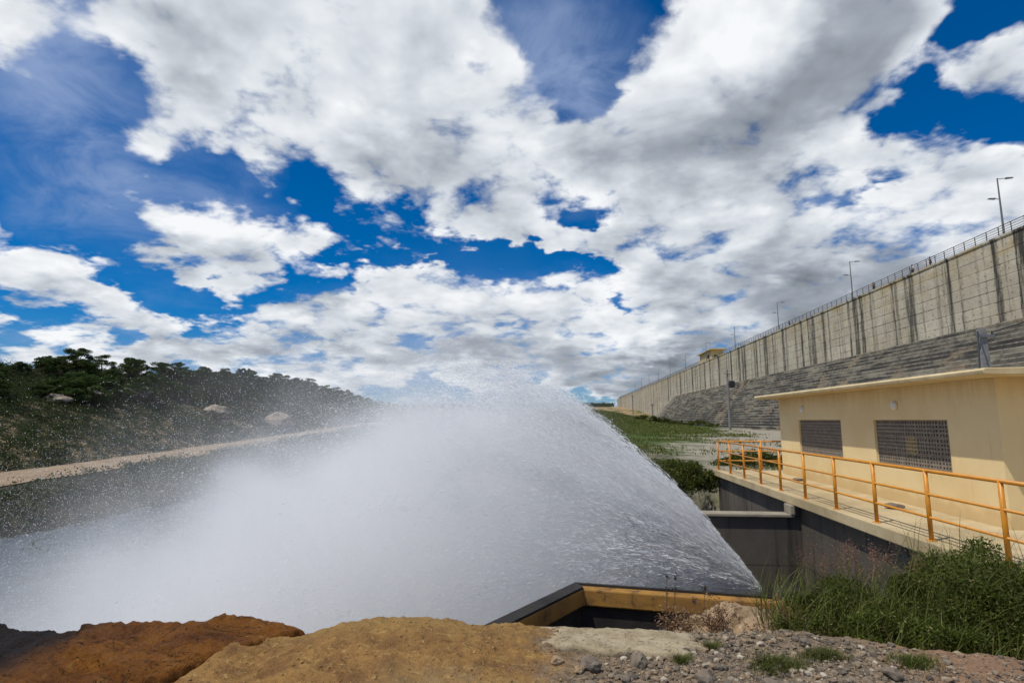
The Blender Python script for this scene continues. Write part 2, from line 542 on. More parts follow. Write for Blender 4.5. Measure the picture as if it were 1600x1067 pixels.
def mat_steps():
    m, N = new_mat('stepped_concrete')
    co = N.n('ShaderNodeTexCoord').outputs['Object']
    x, y, z = N.xyz(co)
    n1 = N.noise(N.mapping(co, scale=(1, .45, 1)), 0.16, 8, 0.65, 0.6)
    stp = N.m('FLOOR', N.m('ADD', N.m('DIVIDE', N.m('SUBTRACT', 13.9, z), 0.62), 0.12))
    row = N.noise(N.comb(0.0, N.m('MULTIPLY', y, .09), N.m('MULTIPLY', stp, 7.3)), 1.0, 5, 0.65)     # every step weathers by itself
    n2 = N.noise(N.mapping(co, scale=(1, .5, 1)), 1.6, 8, 0.7)
    c = N.mix(N.rng(row, 0.36, 0.60), (0.33, 0.29, 0.215), (0.085, 0.078, 0.068))
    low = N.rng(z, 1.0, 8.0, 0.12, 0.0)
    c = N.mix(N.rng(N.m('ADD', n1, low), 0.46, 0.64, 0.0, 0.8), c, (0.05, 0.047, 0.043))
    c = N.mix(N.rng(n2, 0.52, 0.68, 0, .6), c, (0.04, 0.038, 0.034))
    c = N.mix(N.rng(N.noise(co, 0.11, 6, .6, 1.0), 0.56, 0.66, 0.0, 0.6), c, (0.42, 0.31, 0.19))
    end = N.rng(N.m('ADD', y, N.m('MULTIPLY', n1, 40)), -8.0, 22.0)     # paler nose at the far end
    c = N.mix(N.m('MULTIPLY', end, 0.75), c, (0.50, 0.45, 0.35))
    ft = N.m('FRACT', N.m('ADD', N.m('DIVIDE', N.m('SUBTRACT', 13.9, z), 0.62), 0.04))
    c = N.mix(N.m('MULTIPLY', N.rng(ft, .30, .16), N.rng(n2, .62, .40, .15, .75)), c, (0.50, 0.45, 0.35))  # sunlit treads and nosings painted paler than the risers
    finish(N, c, 0.92, n2, 0.7, 0.2, 0.15)
    return m


M = {}
M['dam'] = mat_dam()
M['steps'] = mat_steps()
M['steel'] = mottled('galvanised_steel', (.16, .16, .16), (.24, .24, .23), 8, .55, 0, metal=.4)
M['rail_grey'] = mottled('weathered_rail', (.20, .17, .13), (.12, .10, .08), 4, .7, 0)
M['concrete_pole'] = mottled('pole_concrete', (.26, .25, .235), (.18, .175, .165), 5, .9, .2)
M['black'] = mottled('black_rubber', (.02, .02, .02), (.035, .035, .035), 8, .6, 0)
M['bark'] = mottled('bark', (.10, .075, .055), (.05, .04, .03), 5, .95, .5)
M['leaf_tree'] = leaf_mat('tree_leaf', (.026, .048, .008), (.085, .120, .020))
M['leaf_scrub'] = leaf_mat('scrub_leaf', (.020, .036, .009), (.070, .090, .022))
M['leaf_bush'] = leaf_mat('bush_leaf', (.044, .060, .006), (.100, .120, .014), (.26, .22, .09))
M['grass'] = leaf_mat('grass_blade', (.060, .085, .010), (.17, .18, .04), (.34, .28, .13))
M['dry'] = leaf_mat('dry_stem', (.16, .09, .05), (.30, .19, .10), transl=.2)
M['plume'] = leaf_mat('pink_plume', (.26, .14, .085), (.38, .23, .15), transl=.4)


def mat_paint_wall():
    m, N = new_mat('cream_wall_paint')
    co = N.n('ShaderNodeTexCoord').outputs['Object']
    x, y, z = N.xyz(co)
    n1 = N.noise(co, 0.7, 6, .6); n2 = N.noise(co, 22, 5, .6)
    c = N.mix(N.rng(n1, .35, .7), (.84, .655, .345), (.78, .575, .275))
    st = N.rng(N.noise(N.mapping(co, scale=(3.5, 3.5, .35)), 1.5, 5, .6), .60, .78)
    c = N.mix(N.m('MULTIPLY', st, .34), c, (.40, .29, .14))
    top = N.m('MULTIPLY', N.rng(N.m('ADD', z, N.m('MULTIPLY', N.noise(N.mapping(co, scale=(2.5, 2.5, .2)), 2.2, 5, .65), -1.1)), 1.75, 2.5), .45)   # drips under the eave
    c = N.mix(top, c, (.46, .33, .15))
    sp = N.rng(N.m('ADD', z, N.m('MULTIPLY', N.noise(co, 3, 5, .6), -.5)), -.15, .18, .55, 0)   # splash dirt above the floor
    c = N.mix(sp, c, (.52, .35, .15))
    ft = N.rng(N.noise(co, 9, 6, .7), .66, .74, 0, .4)
    c = N.mix(ft, c, (.45, .33, .18))
    finish(N, c, .75, n2, .12, .01, .25)
    return m


def mat_slab():
    m, N = new_mat('walkway_concrete')
    co = N.n('ShaderNodeTexCoord').outputs['Object']
    n1 = N.noise(co, .9, 8, .62); n2 = N.noise(co, 14, 8, .65)
    c = N.mix(N.rng(n1, .35, .65), (.55, .44, .26), (.40, .31, .17))
    c = N.mix(N.rng(n2, .55, .75, 0, .45), c, (.24, .19, .12))
    c = N.mix(N.rng(N.noise(co, 2.3, 7, .7, .6), .60, .72, 0, .55), c, (.30, .24, .15))
    finish(N, c, .9, N.m('ADD', n2, n1), .35, .02, .2)
    return m


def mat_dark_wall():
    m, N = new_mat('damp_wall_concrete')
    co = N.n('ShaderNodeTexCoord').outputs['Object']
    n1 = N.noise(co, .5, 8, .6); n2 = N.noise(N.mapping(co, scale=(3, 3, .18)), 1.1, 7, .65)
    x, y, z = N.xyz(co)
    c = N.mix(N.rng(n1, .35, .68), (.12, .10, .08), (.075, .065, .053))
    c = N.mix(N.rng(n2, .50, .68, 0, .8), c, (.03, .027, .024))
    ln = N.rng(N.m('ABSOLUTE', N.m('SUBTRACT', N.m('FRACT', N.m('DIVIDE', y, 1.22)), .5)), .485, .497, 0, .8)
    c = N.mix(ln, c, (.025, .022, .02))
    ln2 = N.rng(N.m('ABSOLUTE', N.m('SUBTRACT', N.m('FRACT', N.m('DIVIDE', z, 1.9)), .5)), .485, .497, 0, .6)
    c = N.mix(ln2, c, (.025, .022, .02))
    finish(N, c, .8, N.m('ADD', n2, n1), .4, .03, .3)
    return m


M['wall'] = mat_paint_wall()
M['slab'] = mat_slab()
M['dark_wall'] = mat_dark_wall()
M['roof'] = mottled('roof_edge_paint', (.66, .53, .30), (.55, .42, .22), 2.5, .8, .15, c3=(.40, .32, .22), s3=9, t3=(.60, .75))
M['vent'] = mottled('vent_block_concrete', (.30, .25, .19), (.21, .18, .14), 6, .9, .3)
M['vent_light'] = mottled('vent_block_yellowed', (.46, .36, .19), (.36, .28, .15), 6, .9, .3)
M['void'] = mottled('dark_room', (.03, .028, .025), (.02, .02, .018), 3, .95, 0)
M['yellow'] = mottled('railing_enamel', (.66, .27, .015), (.58, .22, .012), 5, .42, .08, .004, c3=(.22, .075, .015), s3=18, t3=(.58, .70), spec=.5)
M['white'] = mottled('white_plastic', (.78, .76, .70), (.70, .68, .62), 6, .5, 0)
M['coping_pale'] = mottled('pale_coping', (.34, .30, .22), (.24, .21, .16), 2.4, .9, .3, c3=(.22, .19, .15), s3=9, t3=(.6, .72))
M['coping'] = mottled('ochre_coping', (.40, .205, .04), (.24, .125, .035), 1.7, .8, .6, c3=(.14, .075, .025), s3=7, t3=(.52, .68))
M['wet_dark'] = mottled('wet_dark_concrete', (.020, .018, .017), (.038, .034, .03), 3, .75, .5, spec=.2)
M['tan_rock'] = mottled('tan_rock', (.36, .25, .14), (.22, .15, .09), 3, .9, .6, c3=(.46, .36, .24), s3=9, t3=(.55, .7))
M['stone'] = mottled('grey_stone', (.21, .165, .12), (.11, .09, .068), 9, .9, .5, c3=(.30, .25, .19), s3=18, t3=(.56, .7))


def mat_gravel():
    m, N = new_mat('gravel_stone')
    r = N.n('ShaderNodeNewGeometry').outputs['Random Per Island']
    co = N.n('ShaderNodeTexCoord').outputs['Object']
    cr_ = N.n('ShaderNodeValToRGB'); N.put(cr_.inputs[0], r)
    q = cr_.color_ramp.elements
    q[0].position, q[0].color = 0, (.08, .066, .050, 1)
    q[1].position, q[1].color = 1, (.50, .43, .33, 1)
    for p, c in ((.3, (.16, .13, .095)), (.55, (.29, .20, .12)), (.75, (.22, .175, .125)), (.9, (.34, .27, .18))):
        e_ = q.new(p); e_.color = (*c, 1)
    n = N.noise(co, 60, 5, .6)
    c = N.mix(N.rng(n, .4, .7, 0, .4), cr_.outputs[0], (.08, .075, .07))
    finish(N, c, .9, n, .4, .005, .2)
    return m


M['gravel'] = mat_gravel()
M['grit'] = mottled('brown_grit', (.36, .22, .08), (.14, .075, .03), 14, .95, .3)


def mat_foreground():
    m, N = new_mat('bank_earth')
    co = N.n('ShaderNodeTexCoord').outputs['Object']
    x, y, z = N.xyz(co)
    n0 = N.noise(co, .8, 6, .6); n1 = N.noise(co, 4, 9, .68); n2 = N.noise(co, 24, 9, .7)
    n3 = N.noise(N.mapping(co, rot=(0, 0, .5), scale=(1, 2.2, 1)), 11, 8, .72, .5)
    c = N.mix(N.rng(n1, .35, .65), (.40, .225, .075), (.24, .125, .05))
    c = N.mix(N.rng(n3, .53, .68, 0, .85), c, (.54, .37, .14))
    c = N.mix(N.rng(n2, .53, .68, 0, .85), c, (.075, .045, .025))
    # greyer gravelly soil to the right, pinkish earth at the far right
    xr = N.m('ADD', x, N.m('MULTIPLY', N.m('SUBTRACT', n1, .5), 1.6))
    g = N.mix(N.rng(n3, .38, .64), (.20, .15, .10), (.36, .275, .185))
    g = N.mix(N.rng(n2, .50, .66, 0, .8), g, (.08, .068, .055))
    c = N.mix(N.rng(xr, -.45, .25), c, g)
    pk = N.mix(N.rng(n3, .4, .65), (.40, .25, .15), (.27, .165, .10))
    pk = N.mix(N.rng(n2, .52, .66, 0, .55), pk, (.12, .08, .055))
    pf = N.m('MULTIPLY', N.rng(N.m('ADD', x, N.m('MULTIPLY', n0, .5)), 2.15, 2.75), N.rng(N.m('ADD', y, N.m('MULTIPLY', n1, .5)), 4.12, 4.40))
    c = N.mix(pf, c, pk)
    # pale dusty sheet of rock near the edge
    pl = N.m('MULTIPLY', N.rng(N.m('ABSOLUTE', N.m('SUBTRACT', xr, -1.9)), 2.2, 0.7, 0, 1), N.rng(N.m('ADD', y, N.m('MULTIPLY', n1, .4)), 4.45, 4.9))
    c = N.mix(N.m('MULTIPLY', pl, .45), c, (.42, .28, .10))
    # dry wash in the lower middle
    dm = N.m('MULTIPLY', N.rng(N.m('ABSOLUTE', N.m('ADD', x, .55)), .9, .2, 0, 1), N.rng(y, 4.15, 3.75))
    c = N.mix(N.m('MULTIPLY', dm, N.rng(n1, .4, .6, .2, .7)), c, (.46, .34, .17))
    finish(N, c, .95, N.m('ADD', N.m('MULTIPLY', n1, 1.0), N.m('ADD', n2, N.m('MULTIPLY', N.noise(co, 70, 5, .7), .5))), 1.0, .032, .1)
    return m


M['fore'] = mat_foreground()
M['pale_slab'] = mottled('dusty_mortar', (.44, .36, .23), (.30, .235, .14), 5.0, .95, 1.0, .03, c3=(.17, .13, .085), s3=30, t3=(.52, .66))


def mat_wet_rock():
    m, N = new_mat('wet_red_rock')
    co = N.n('ShaderNodeTexCoord').outputs['Object']
    x, y, z = N.xyz(co)
    n1 = N.noise(co, 1.6, 9, .66, .4); n2 = N.noise(co, 9, 9, .7); n3 = N.noise(co, 38, 6, .7)
    c = N.mix(N.rng(n1, .34, .66), (.32, .120, .016), (.16, .054, .009))
    c = N.mix(N.rng(n2, .52, .68, 0, .7), c, (.36, .17, .03))
    c = N.mix(N.rng(n3, .56, .70, 0, .7), c, (.045, .02, .008))
    ck = N.m('ABSOLUTE', N.m('SUBTRACT', N.noise(N.mapping(co, rot=(0, 0, .55), scale=(.6, 2.4, 1)), 2.2, 5, .6, .6), .5))
    c = N.mix(N.m('MULTIPLY', N.rng(ck, .008, .001, 0, .85), N.rng(n2, .42, .55)), c, (.02, .010, .005))
    # shadow painted into the colour of the left end
    bl = N.rng(N.m('ADD', N.m('ADD', x, N.m('MULTIPLY', N.m('SUBTRACT', n1, .5), 1.0)), N.m('MULTIPLY', z, -.9)), -2.15, -2.75)
    c = N.mix(N.m('MULTIPLY', bl, .95), c, (.016, .015, .015))
    finish(N, c, .66, N.m('ADD', N.m('MULTIPLY', n1, 1.2), N.m('ADD', N.m('ADD', n2, N.m('MULTIPLY', n3, .6)), N.rng(ck, 0, .01, 0, .2))), 1.0, .09, .2)
    return m


M['wet_rock'] = mat_wet_rock()


def mat_ground():
    m, N = new_mat('valley_ground')
    co = N.n('ShaderNodeTexCoord').outputs['Object']
    x, y, z = N.xyz(co)
    n1 = N.noise(co, .045, 9, .65); n2 = N.noise(co, .5, 9, .68); n3 = N.noise(co, 3.0, 8, .7)
    soil = N.mix(N.rng(n2, .35, .66), (.30, .22, .13), (.17, .125, .08))
    gr = N.mix(N.rng(n3, .35, .66), (.075, .105, .022), (.035, .062, .012))
    gravel = N.mix(N.rng(n3, .36, .64), (.38, .34, .265), (.25, .22, .17))
    gravel = N.mix(N.rng(n2, .55, .7, 0, .6), gravel, (.40, .32, .22))
    # gravel yard at the foot of the dam, weeds creeping in from the gorge side
    right = N.rng(x, 3.0, 8.0)
    fy = N.m('ADD', N.m('MULTIPLY', N.m('SUBTRACT', n2, .5), 1.0), N.m('MULTIPLY', N.m('SUBTRACT', n1, .5), 1.0))
    wd = N.rng(N.m('ADD', N.m('SUBTRACT', N.m('MULTIPLY', y, .0105), N.m('MULTIPLY', x, .034)), fy), .02, .35)
    yard = N.mix(wd, gravel, gr)
    yard = N.mix(N.rng(n2, .60, .70, 0, .55), yard, gr)
    far = N.rng(y, 240.0, 330.0)
    farc = N.mix(N.rng(N.m('ADD', n1, N.m('MULTIPLY', N.m('SUBTRACT', n2, .5), .5)), .42, .56), (.40, .27, .15), (.10, .11, .035))
    yard = N.mix(far, yard, farc)
    left = N.mix(N.rng(N.m('ADD', n2, N.m('MULTIPLY', N.m('SUBTRACT', n1, .5), .8)), .30, .52), soil, (.030, .034, .016))
    low = N.rng(z, -4.6, -6.4)
    left = N.mix(N.m('MULTIPLY', low, .8), left, N.mix(N.rng(n3, .4, .65), (.026, .030, .018), (.075, .065, .045)))
    c = N.mix(right, left, yard)
    finish(N, c, .95, N.m('ADD', n3, n2), .8, .12, .1)
    return m


M['ground'] = mat_ground()
M['road'] = mottled('dirt_road', (.34, .25, .16), (.25, .18, .115), .35, .95, .5, .06, c3=(.26, .20, .12), s3=2.2, t3=(.6, .72))
M['outcrop'] = mottled('pale_outcrop', (.40, .33, .25), (.22, .18, .14), .7, .95, .6, .1, c3=(.10, .085, .07), s3=2.5, t3=(.55, .68))


def mat_water_pool():
    m, N = new_mat('pool_water')
    co = N.n('ShaderNodeTexCoord').outputs['Object']
    n = N.noise(co, .9, 7, .65, .5)
    c = N.mix(N.rng(n, .46, .62), (.05, .058, .062), (.10, .112, .118))
    finish(N, c, .35, n, .8, .3, .5)
    return m


M['pool'] = mat_water_pool()


def mat_droplet():
    m, N = new_mat('white_water')
    d = N.n('ShaderNodeBsdfDiffuse'); N.put(d.inputs['Color'], (.965, .972, .975, 1))
    t = N.n('ShaderNodeBsdfTranslucent'); N.put(t.inputs['Color'], (.965, .972, .975, 1))
    mx = N.n('ShaderNodeMixShader'); N.put(mx.inputs[0], .5)
    N.link(d.outputs[0], mx.inputs[1]); N.link(t.outputs[0], mx.inputs[2])
    N.link(mx.outputs[0], N.n('ShaderNodeOutputMaterial').inputs['Surface'])
    return m


M['drop'] = mat_droplet()

# ------------------------------------------------------------------ the terrain
CRX, CRZ = 52.8, 22.0            # dam face and crest


def road_x(y):
    return -64.0 - 0.107 * (y - 59.0) + 3.0 * np.sin(y * 0.02)


def road_z(y):
    return -6.0 + 0.024 * (np.clip(y, 0, 260) - 59.0)


def ridge_x(y):
    return -108.0 - 0.07 * (y - 98.0)


def terrain(x, y):
    x = np.asarray(x, float); y = np.asarray(y, float)
    n = fbm2(x * 0.03, y * 0.03, 4, 3)
    n2 = fbm2(x * 0.25, y * 0.25, 3, 9)
    # right bank: the yard at the foot of the dam, rising to the far abutment
    yard = -2.12 + 0.05 * n2 * sstep(24, 40, y)
    ab = np.interp(y, [250, 320, 441, 586, 700, 1200, 3000], [-2.1, 0.5, 7.5, 12.5, 15.5, 17, 12])
    rb = np.where(y > 250, ab + 0.8 * n * sstep(250, 330, y), yard)
    rb = rb + 5.6 * np.exp(-(((x - 6) / 20) ** 2 + ((y - 200) / 40) ** 2))
    # gorge in front
    gfloor = -9.5 + 0.5 * n2 + sstep(110, 420, y) * 12.0 + sstep(420, 700, y) * 13
    # left bank
    rx = road_x(y); rz = road_z(y)
    t = x - rx
    left = rz - sstep(8.5, 32, t) * (rz + 9.5) + 0.25 * n2 * sstep(9, 12, t)
    w = np.maximum(rx - 3.5 - ridge_x(y), 12)
    s = np.clip((rx - 3.5 - x) / w, 0, 1.6)
    hz = np.interp(y, [0, 60, 98, 190, 300, 420, 600, 3000], [8, 9, 10.2, 14.2, 11.0, 6, 6, 6])
    prof = np.where(s < 1, s ** 0.85, 1 - 0.25 * (s - 1))
    hill = rz + (hz - rz) * prof + (1.3 * n + 0.35 * n2) * sstep(0.02, 0.25, s)
    lb = np.where(t < -3.5, hill, left)
    far_l = sstep(420, 640, y)
    lb = lb * (1 - far_l) + far_l * (9 + 4 * n)
    # gorge edge wanders for y > 24; straight wall before that
    edge = 6.15 + np.where(y > 24.6, 0.6 * fbm2(y * 0.2, y * 0 + 1, 3, 5) - sstep(26, 80, y) * 14, 0)
    soft = np.where(y > 24.6, 0.4 + sstep(24.6, 60, y) * 22, 0.05)
    r = sstep(-1, 0, (x - edge) / soft)
    gl = np.maximum(gfloor, lb * sstep(-25, -45, x) + -30 * (1 - sstep(-25, -45, x)))
    gl = np.where(x < -45, np.maximum(lb, gfloor * (far_l) + lb * (1 - far_l)), gl)
    h = r * rb + (1 - r) * gl
    # ground the photographer stands on: kept below the detailed bank laid over it
    near = sstep(9.2, 6.9, y)
    nb = -2.75 - 3.0 * sstep(-2.0, -9.0, x)
    hn = near * np.where(x > 5.9, np.minimum(rb, -2.4), nb) + (1 - near) * h
    return np.where(y < 9.2, hn, h)


def axis(*segs):
    out = [np.linspace(a, b, n, endpoint=False) for a, b, n in segs]
    return np.concatenate(out + [[segs[-1][1]]])


gxs = axis((-3000, -400, 14), (-400, -180, 30), (-180, -40, 130), (-40, 5, 50), (5, 6.08, 3), (6.08, 6.3, 3), (6.3, 9, 6), (9, 60, 64), (60, 400, 30), (400, 3000, 12))
gys = axis((-800, -20, 8), (-20, 6, 12), (6, 9.4, 9), (9.4, 24.4, 12), (24.4, 40, 40), (40, 330, 200), (330, 800, 100), (800, 4500, 20))
GX, GY = np.meshgrid(gxs, gys)
GZ = terrain(GX, GY)
V, F = grid_mesh(gxs, gys, GZ)
tag(mesh_np('ground', V, F, M['ground'], smooth=True), kind='structure')

# dirt road along the left bank
ys = np.linspace(20, 300, 141)
V = []; F = []
for i, y in enumerate(ys):
    for j, o in enumerate((-3.0, -.2, 3.6, 7.6)):
        xx = road_x(y) + o + 0.5 * float(vnoise(y * .15, j * 3.3, seed=4))
        V.append((xx, y, float(terrain(xx, y)) + 0.10 + (0.06 if j in (1, 2) else 0)))
    if i:
        for j in range(3):
            a = (i - 1) * 4 + j
            F.append((a, a + 1, a + 5, a + 4))
tag(mesh_np('road', V, F, M['road'], smooth=True), kind='structure')

# churned pool at the bottom of the gorge
V, F = grid_mesh(np.linspace(-46, 6.0, 80), np.linspace(9.5, 110, 120), -8.7 + 0.25 * fbm2(*np.meshgrid(np.linspace(-46, 6.0, 80) * .6, np.linspace(9.5, 110, 120) * .6), 4, 8))
tag(mesh_np('water', V, F, M['pool'], smooth=True), kind='structure')

# ------------------------------------------------------------------ the dam
dam = thing('concrete_dam', 'long pale concrete gravity dam with black run-off stains and a stepped lower face', 'dam', (CRX, 300, -2.2))
mb = MB()
mb.box((CRX, 40, -3), (CRX + 8, 620, CRZ), 0)
mb.build('upper_wall', M['dam'], dam)
mb = MB()
mb.box((CRX - 0.12, 40, CRZ + .003), (CRX + 0.5, 620, CRZ + 0.28), 0)
mb.build('crest_kerb', M['dam'], dam)
# stepped lower face, real treads running the length of the dam
rise, run = 0.62, 0.50
prof = []
z, xx = 11.7, CRX
prof.append((xx, z))
while z > -3.2:
    prof.append((xx - run, z)); xx -= run
    z -= rise
    prof.append((xx, z))
prof = np.array(prof)
ysd = np.concatenate([np.linspace(45, 150, 300), np.linspace(150.5, 318, 220)])
V = np.zeros((len(ysd), len(prof), 3))
for i, y in enumerate(ysd):
    jx = 0.035 * fbm2(prof[:, 1] * 1.3, np.full(len(prof), y * .35), 3, 21)
    jz = 0.035 * fbm2(prof[:, 0] * 1.9 + 9, np.full(len(prof), y * .30), 3, 22)
    # far end curls in to the dam face (the rounded nose)
    e_ = sstep(268, 318, y + 4 * float(vnoise(y * .1, 2.2, seed=3)))
    low = (11.7 - prof[:, 1]) / 14.0
    xq = prof[:, 0] + jx
    xq = CRX + 0.05 - (CRX + 0.05 - xq) * (1 - sstep(0.35 + 0.55 * low, 0.75 + 0.25 * low + .02, np.full(len(prof), e_)))
    V[i, :, 0] = xq
    V[i, :, 1] = y
    V[i, :, 2] = prof[:, 1] + jz
n = len(prof)
i = np.arange(len(ysd) - 1)[:, None] * n + np.arange(n - 1)[None, :]
F = np.stack([i, i + 1, i + n + 1, i + n], -1).reshape(-1, 4)
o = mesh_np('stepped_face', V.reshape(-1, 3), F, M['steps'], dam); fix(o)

# railing on the crest
rail = thing('crest_railing', 'long weathered brown railing of posts and bars along the dam crest', 'railing', (CRX + .1, 300, CRZ + .28))
py = np.arange(48, 600, 2.02)
mbr = None
for k, y in enumerate(py):
    b = MB()
    b.box((CRX + .06, y - .035, CRZ + .28), (CRX + .14, y + .035, CRZ + 1.45))
    if k < 100:
        b.build('post', M['rail_grey'], rail)
    else:
        if mbr is None: mbr = MB()
        mbr.add(b.V, b.F)
tag(mbr.build('post', M['rail_grey'], rail), kind='stuff')
for z in (.5, .8, 1.12, 1.42):
    b = MB(); b.tube([(CRX + .03, 48, CRZ + z), (CRX + .03, 600, CRZ + z)], .035 if z < 1.4 else .05, 6)
    b.build('rail_bar', M['rail_grey'], rail)

# street lamps on the crest
ly0 = 71.9
lamp = thing('street_lamp', 'tall grey double-arm street lamp on the dam crest, nearest one', 'street lamp', (CRX + .45, ly0, CRZ), 'street lamps along the dam crest')
b = MB(); b.tube([(CRX + .45, ly0, CRZ), (CRX + .45, ly0, CRZ + 7.6)], [.13, .07], 8); b.box((CRX + .2, ly0 - .25, CRZ), (CRX + .7, ly0 + .25, CRZ + .3)); b.build('pole', M['steel'], lamp)
for sx, z, L in ((1, 7.5, 1.0), (-1, 4.9, .55)):
    b = MB(); b.tube([(CRX + .45, ly0, CRZ + z), (CRX + .45 + sx * L, ly0, CRZ + z + .07)], .045, 6); b.build('lamp_arm', M['steel'], lamp)
    b = MB(); b.prism([(CRX + .45 + sx * L, CRZ + z - .02), (CRX + .45 + sx * (L + .8), CRZ + z + .06), (CRX + .45 + sx * (L + .75), CRZ + z + .14), (CRX + .45 + sx * (L - .05), CRZ + z + .15)], 1, ly0 - .15, ly0 + .15)
    b.build('lamp_head', M['steel'], lamp)
ORD = ['second', 'third', 'fourth', 'fifth', 'sixth', 'seventh', 'eighth', 'ninth', 'tenth', 'eleventh', 'twelfth']
for k, y in enumerate([109.0, 146.5, 184, 222, 261, 300, 339, 378, 417, 456]):
    copy_tree(lamp, (CRX + .45, y, CRZ), label=f'grey double-arm street lamp on the dam crest, {ORD[k]} from the right')

# gatehouse on the crest
gh = thing('gatehouse', 'small yellow gatehouse with a flat overhanging roof on the dam crest', 'hut', (CRX + 3, 225, CRZ))
b = MB(); b.box((CRX + 1.6, 219, CRZ), (CRX + 6, 238, CRZ + 4.3)); b.build('wall', M['wall'], gh)
b = MB(); b.box((CRX + .7, 216.5, CRZ + 4.303), (CRX + 6.8, 239.5, CRZ + 4.7)); b.build('roof', M['roof'], gh)
b = MB(); b.box((CRX + 2.6, 218.9, CRZ + .1), (CRX + 3.8, 218.997, CRZ + 2.4)); b.build('door', M['void'], gh)
b = MB(); b.box((CRX + 1.5, 222, CRZ + 1.6), (CRX + 1.597, 225, CRZ + 2.8)); b.build('window', M['void'], gh)

# ------------------------------------------------------------------ valve house, walkway, walls
WX, FZ = 8.1, -2.0               # wall plane, walkway floor
B0, B1 = 11.6, 22.8
house = thing('valve_house', 'single-storey cream yellow valve house with two vent-block windows beside the railed walkway', 'building', (WX, B0, FZ))
wins = [(17.9, 21.02), (13.08, 16.05)]
RT = 0.80
mb = MB()
T = 0.18
def wallseg(y0, y1, z0, z1): mb.box((WX, y0, z0), (WX + T, y1, z1))
ycuts = [B0, 13.08, 16.05, 17.9, 21.02, B1]
# front wall as one sheet with openings
for a, c in ((B0, 13.08), (16.05, 17.9), (21.02, B1)):
    wallseg(a, c, FZ - .3, RT)
for (a, c) in wins:
    wallseg(a, c, FZ - .3, -1.20); wallseg(a, c, 0.0, RT)
mb.box((WX + T, B0, FZ - .3), (17.0, B0 + T, RT)); mb.box((WX + T, B1 - T, FZ - .3), (17.0, B1, RT)); mb.box((17.0, B0, FZ - .3), (17.18, B1, RT))
mb.build('wall', M['wall'], house)
mb = MB(); mb.box((WX + 1.2, B0 + .3, FZ), (WX + 1.3, B1 - .3, RT - .02)); mb.build('dark_interior', M['void'], house)  # near-black panel behind the lattice; the room's darkness is in its colour
mb = MB()
prf = [(7.42, .82), (7.40, .89), (7.45, .93), (17.6, 1.0), (17.6, .803), (7.55, .803)]
mb.prism(prf, 1, 10.85, 23.5)
bevel(mb.build('roof', M['roof'], house), .015)
for (a, c) in wins:
    fr = MB()                                    # lattice of vent blocks, set back in the opening
    x0, x1 = WX + .06, WX + .145
    nb, nr = int(round((c - a) / .40)), 3
    bw, bh = (c - a) / nb, 1.2 / nr
    lt = MB()
    for p in range(nb):
        for q in range(nr):
            tgt = lt if (p == nb - 4 and q == 1 and a < 15) else fr
            oy, oz = a + p * bw, -1.2 + q * bh
            e_ = .022
            hy, hz = (bw - 2 * e_) / 4, (bh - 2 * e_) / 4
            for k in range(5):
                w_ = .019 if 0 < k < 4 else e_
                yy = oy + e_ + k * hy
                lo, hi = (oy + .003, oy + e_ + .006) if k == 0 else ((oy + bw - e_ - .006, oy + bw - .003) if k == 4 else (yy - w_, yy + w_))
                tgt.box((x0, lo, oz + .003), (x1, hi, oz + bh - .003))
                zz = oz + e_ + k * hz
                lo, hi = (oz + .003, oz + e_ + .006) if k == 0 else ((oz + bh - e_ - .006, oz + bh - .003) if k == 4 else (zz - w_, zz + w_))
                tgt.box((x0 + .003, oy + .005, lo), (x1 - .003, oy + bw - .005, hi))
    w = fr.build('window', M['vent'], house)
    if lt.V: lt.build('pale_vent_block', M['vent_light'], w)
for yl in (20.55, 14.95):
    b = MB()
    rg = []
    for (dx, s) in ((0, 1.0), (.05, 1.0), (.09, .8), (.11, .35)):
        rg.append([(WX - dx - .002, yl + .085 * s * cos(t), .36 + .12 * s * sin(t)) for t in np.linspace(0, 2 * pi, 14, endpoint=False)])
    Vv = [q for r_ in rg for q in r_]; Ff = []
    for r_ in range(3):
        for k in range(14): Ff.append([r_ * 14 + k, r_ * 14 + (k + 1) % 14, r_ * 14 + 14 + (k + 1) % 14, r_ * 14 + 14 + k])
    Ff.append(list(range(42, 56))); Ff.append(list(range(14)))
    b.add(Vv, Ff); b.build('wall_lamp', M['white'], house, True)

# walkway slab (turns behind the house at its far end)
mb = MB()
mb.box((5.9, 6.5, FZ - .24), (WX - .003, 24.2, FZ))
mb.box((WX, B1 + .003, FZ - .24), (15, 24.2, FZ - .003))
mb.box((WX, 6.5, FZ - .24), (17.5, B0 - .003, FZ - .003))
tag(bevel(mb.build('walkway', M['slab']), .02), kind='structure')

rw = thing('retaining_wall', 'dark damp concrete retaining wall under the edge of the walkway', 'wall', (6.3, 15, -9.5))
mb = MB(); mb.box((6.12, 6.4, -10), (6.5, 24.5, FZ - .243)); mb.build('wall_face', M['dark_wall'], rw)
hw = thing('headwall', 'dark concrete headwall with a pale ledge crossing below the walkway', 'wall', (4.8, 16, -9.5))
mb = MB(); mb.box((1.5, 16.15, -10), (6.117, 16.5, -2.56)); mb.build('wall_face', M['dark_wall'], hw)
mb = MB(); mb.box((1.4, 16.05, -2.557), (5.93, 16.55, -2.48)); mb.box((5.82, 16.02, -2.477), (5.93, 16.5, -2.243)); bevel(mb.build('coping', M['coping_pale'], hw), .015)

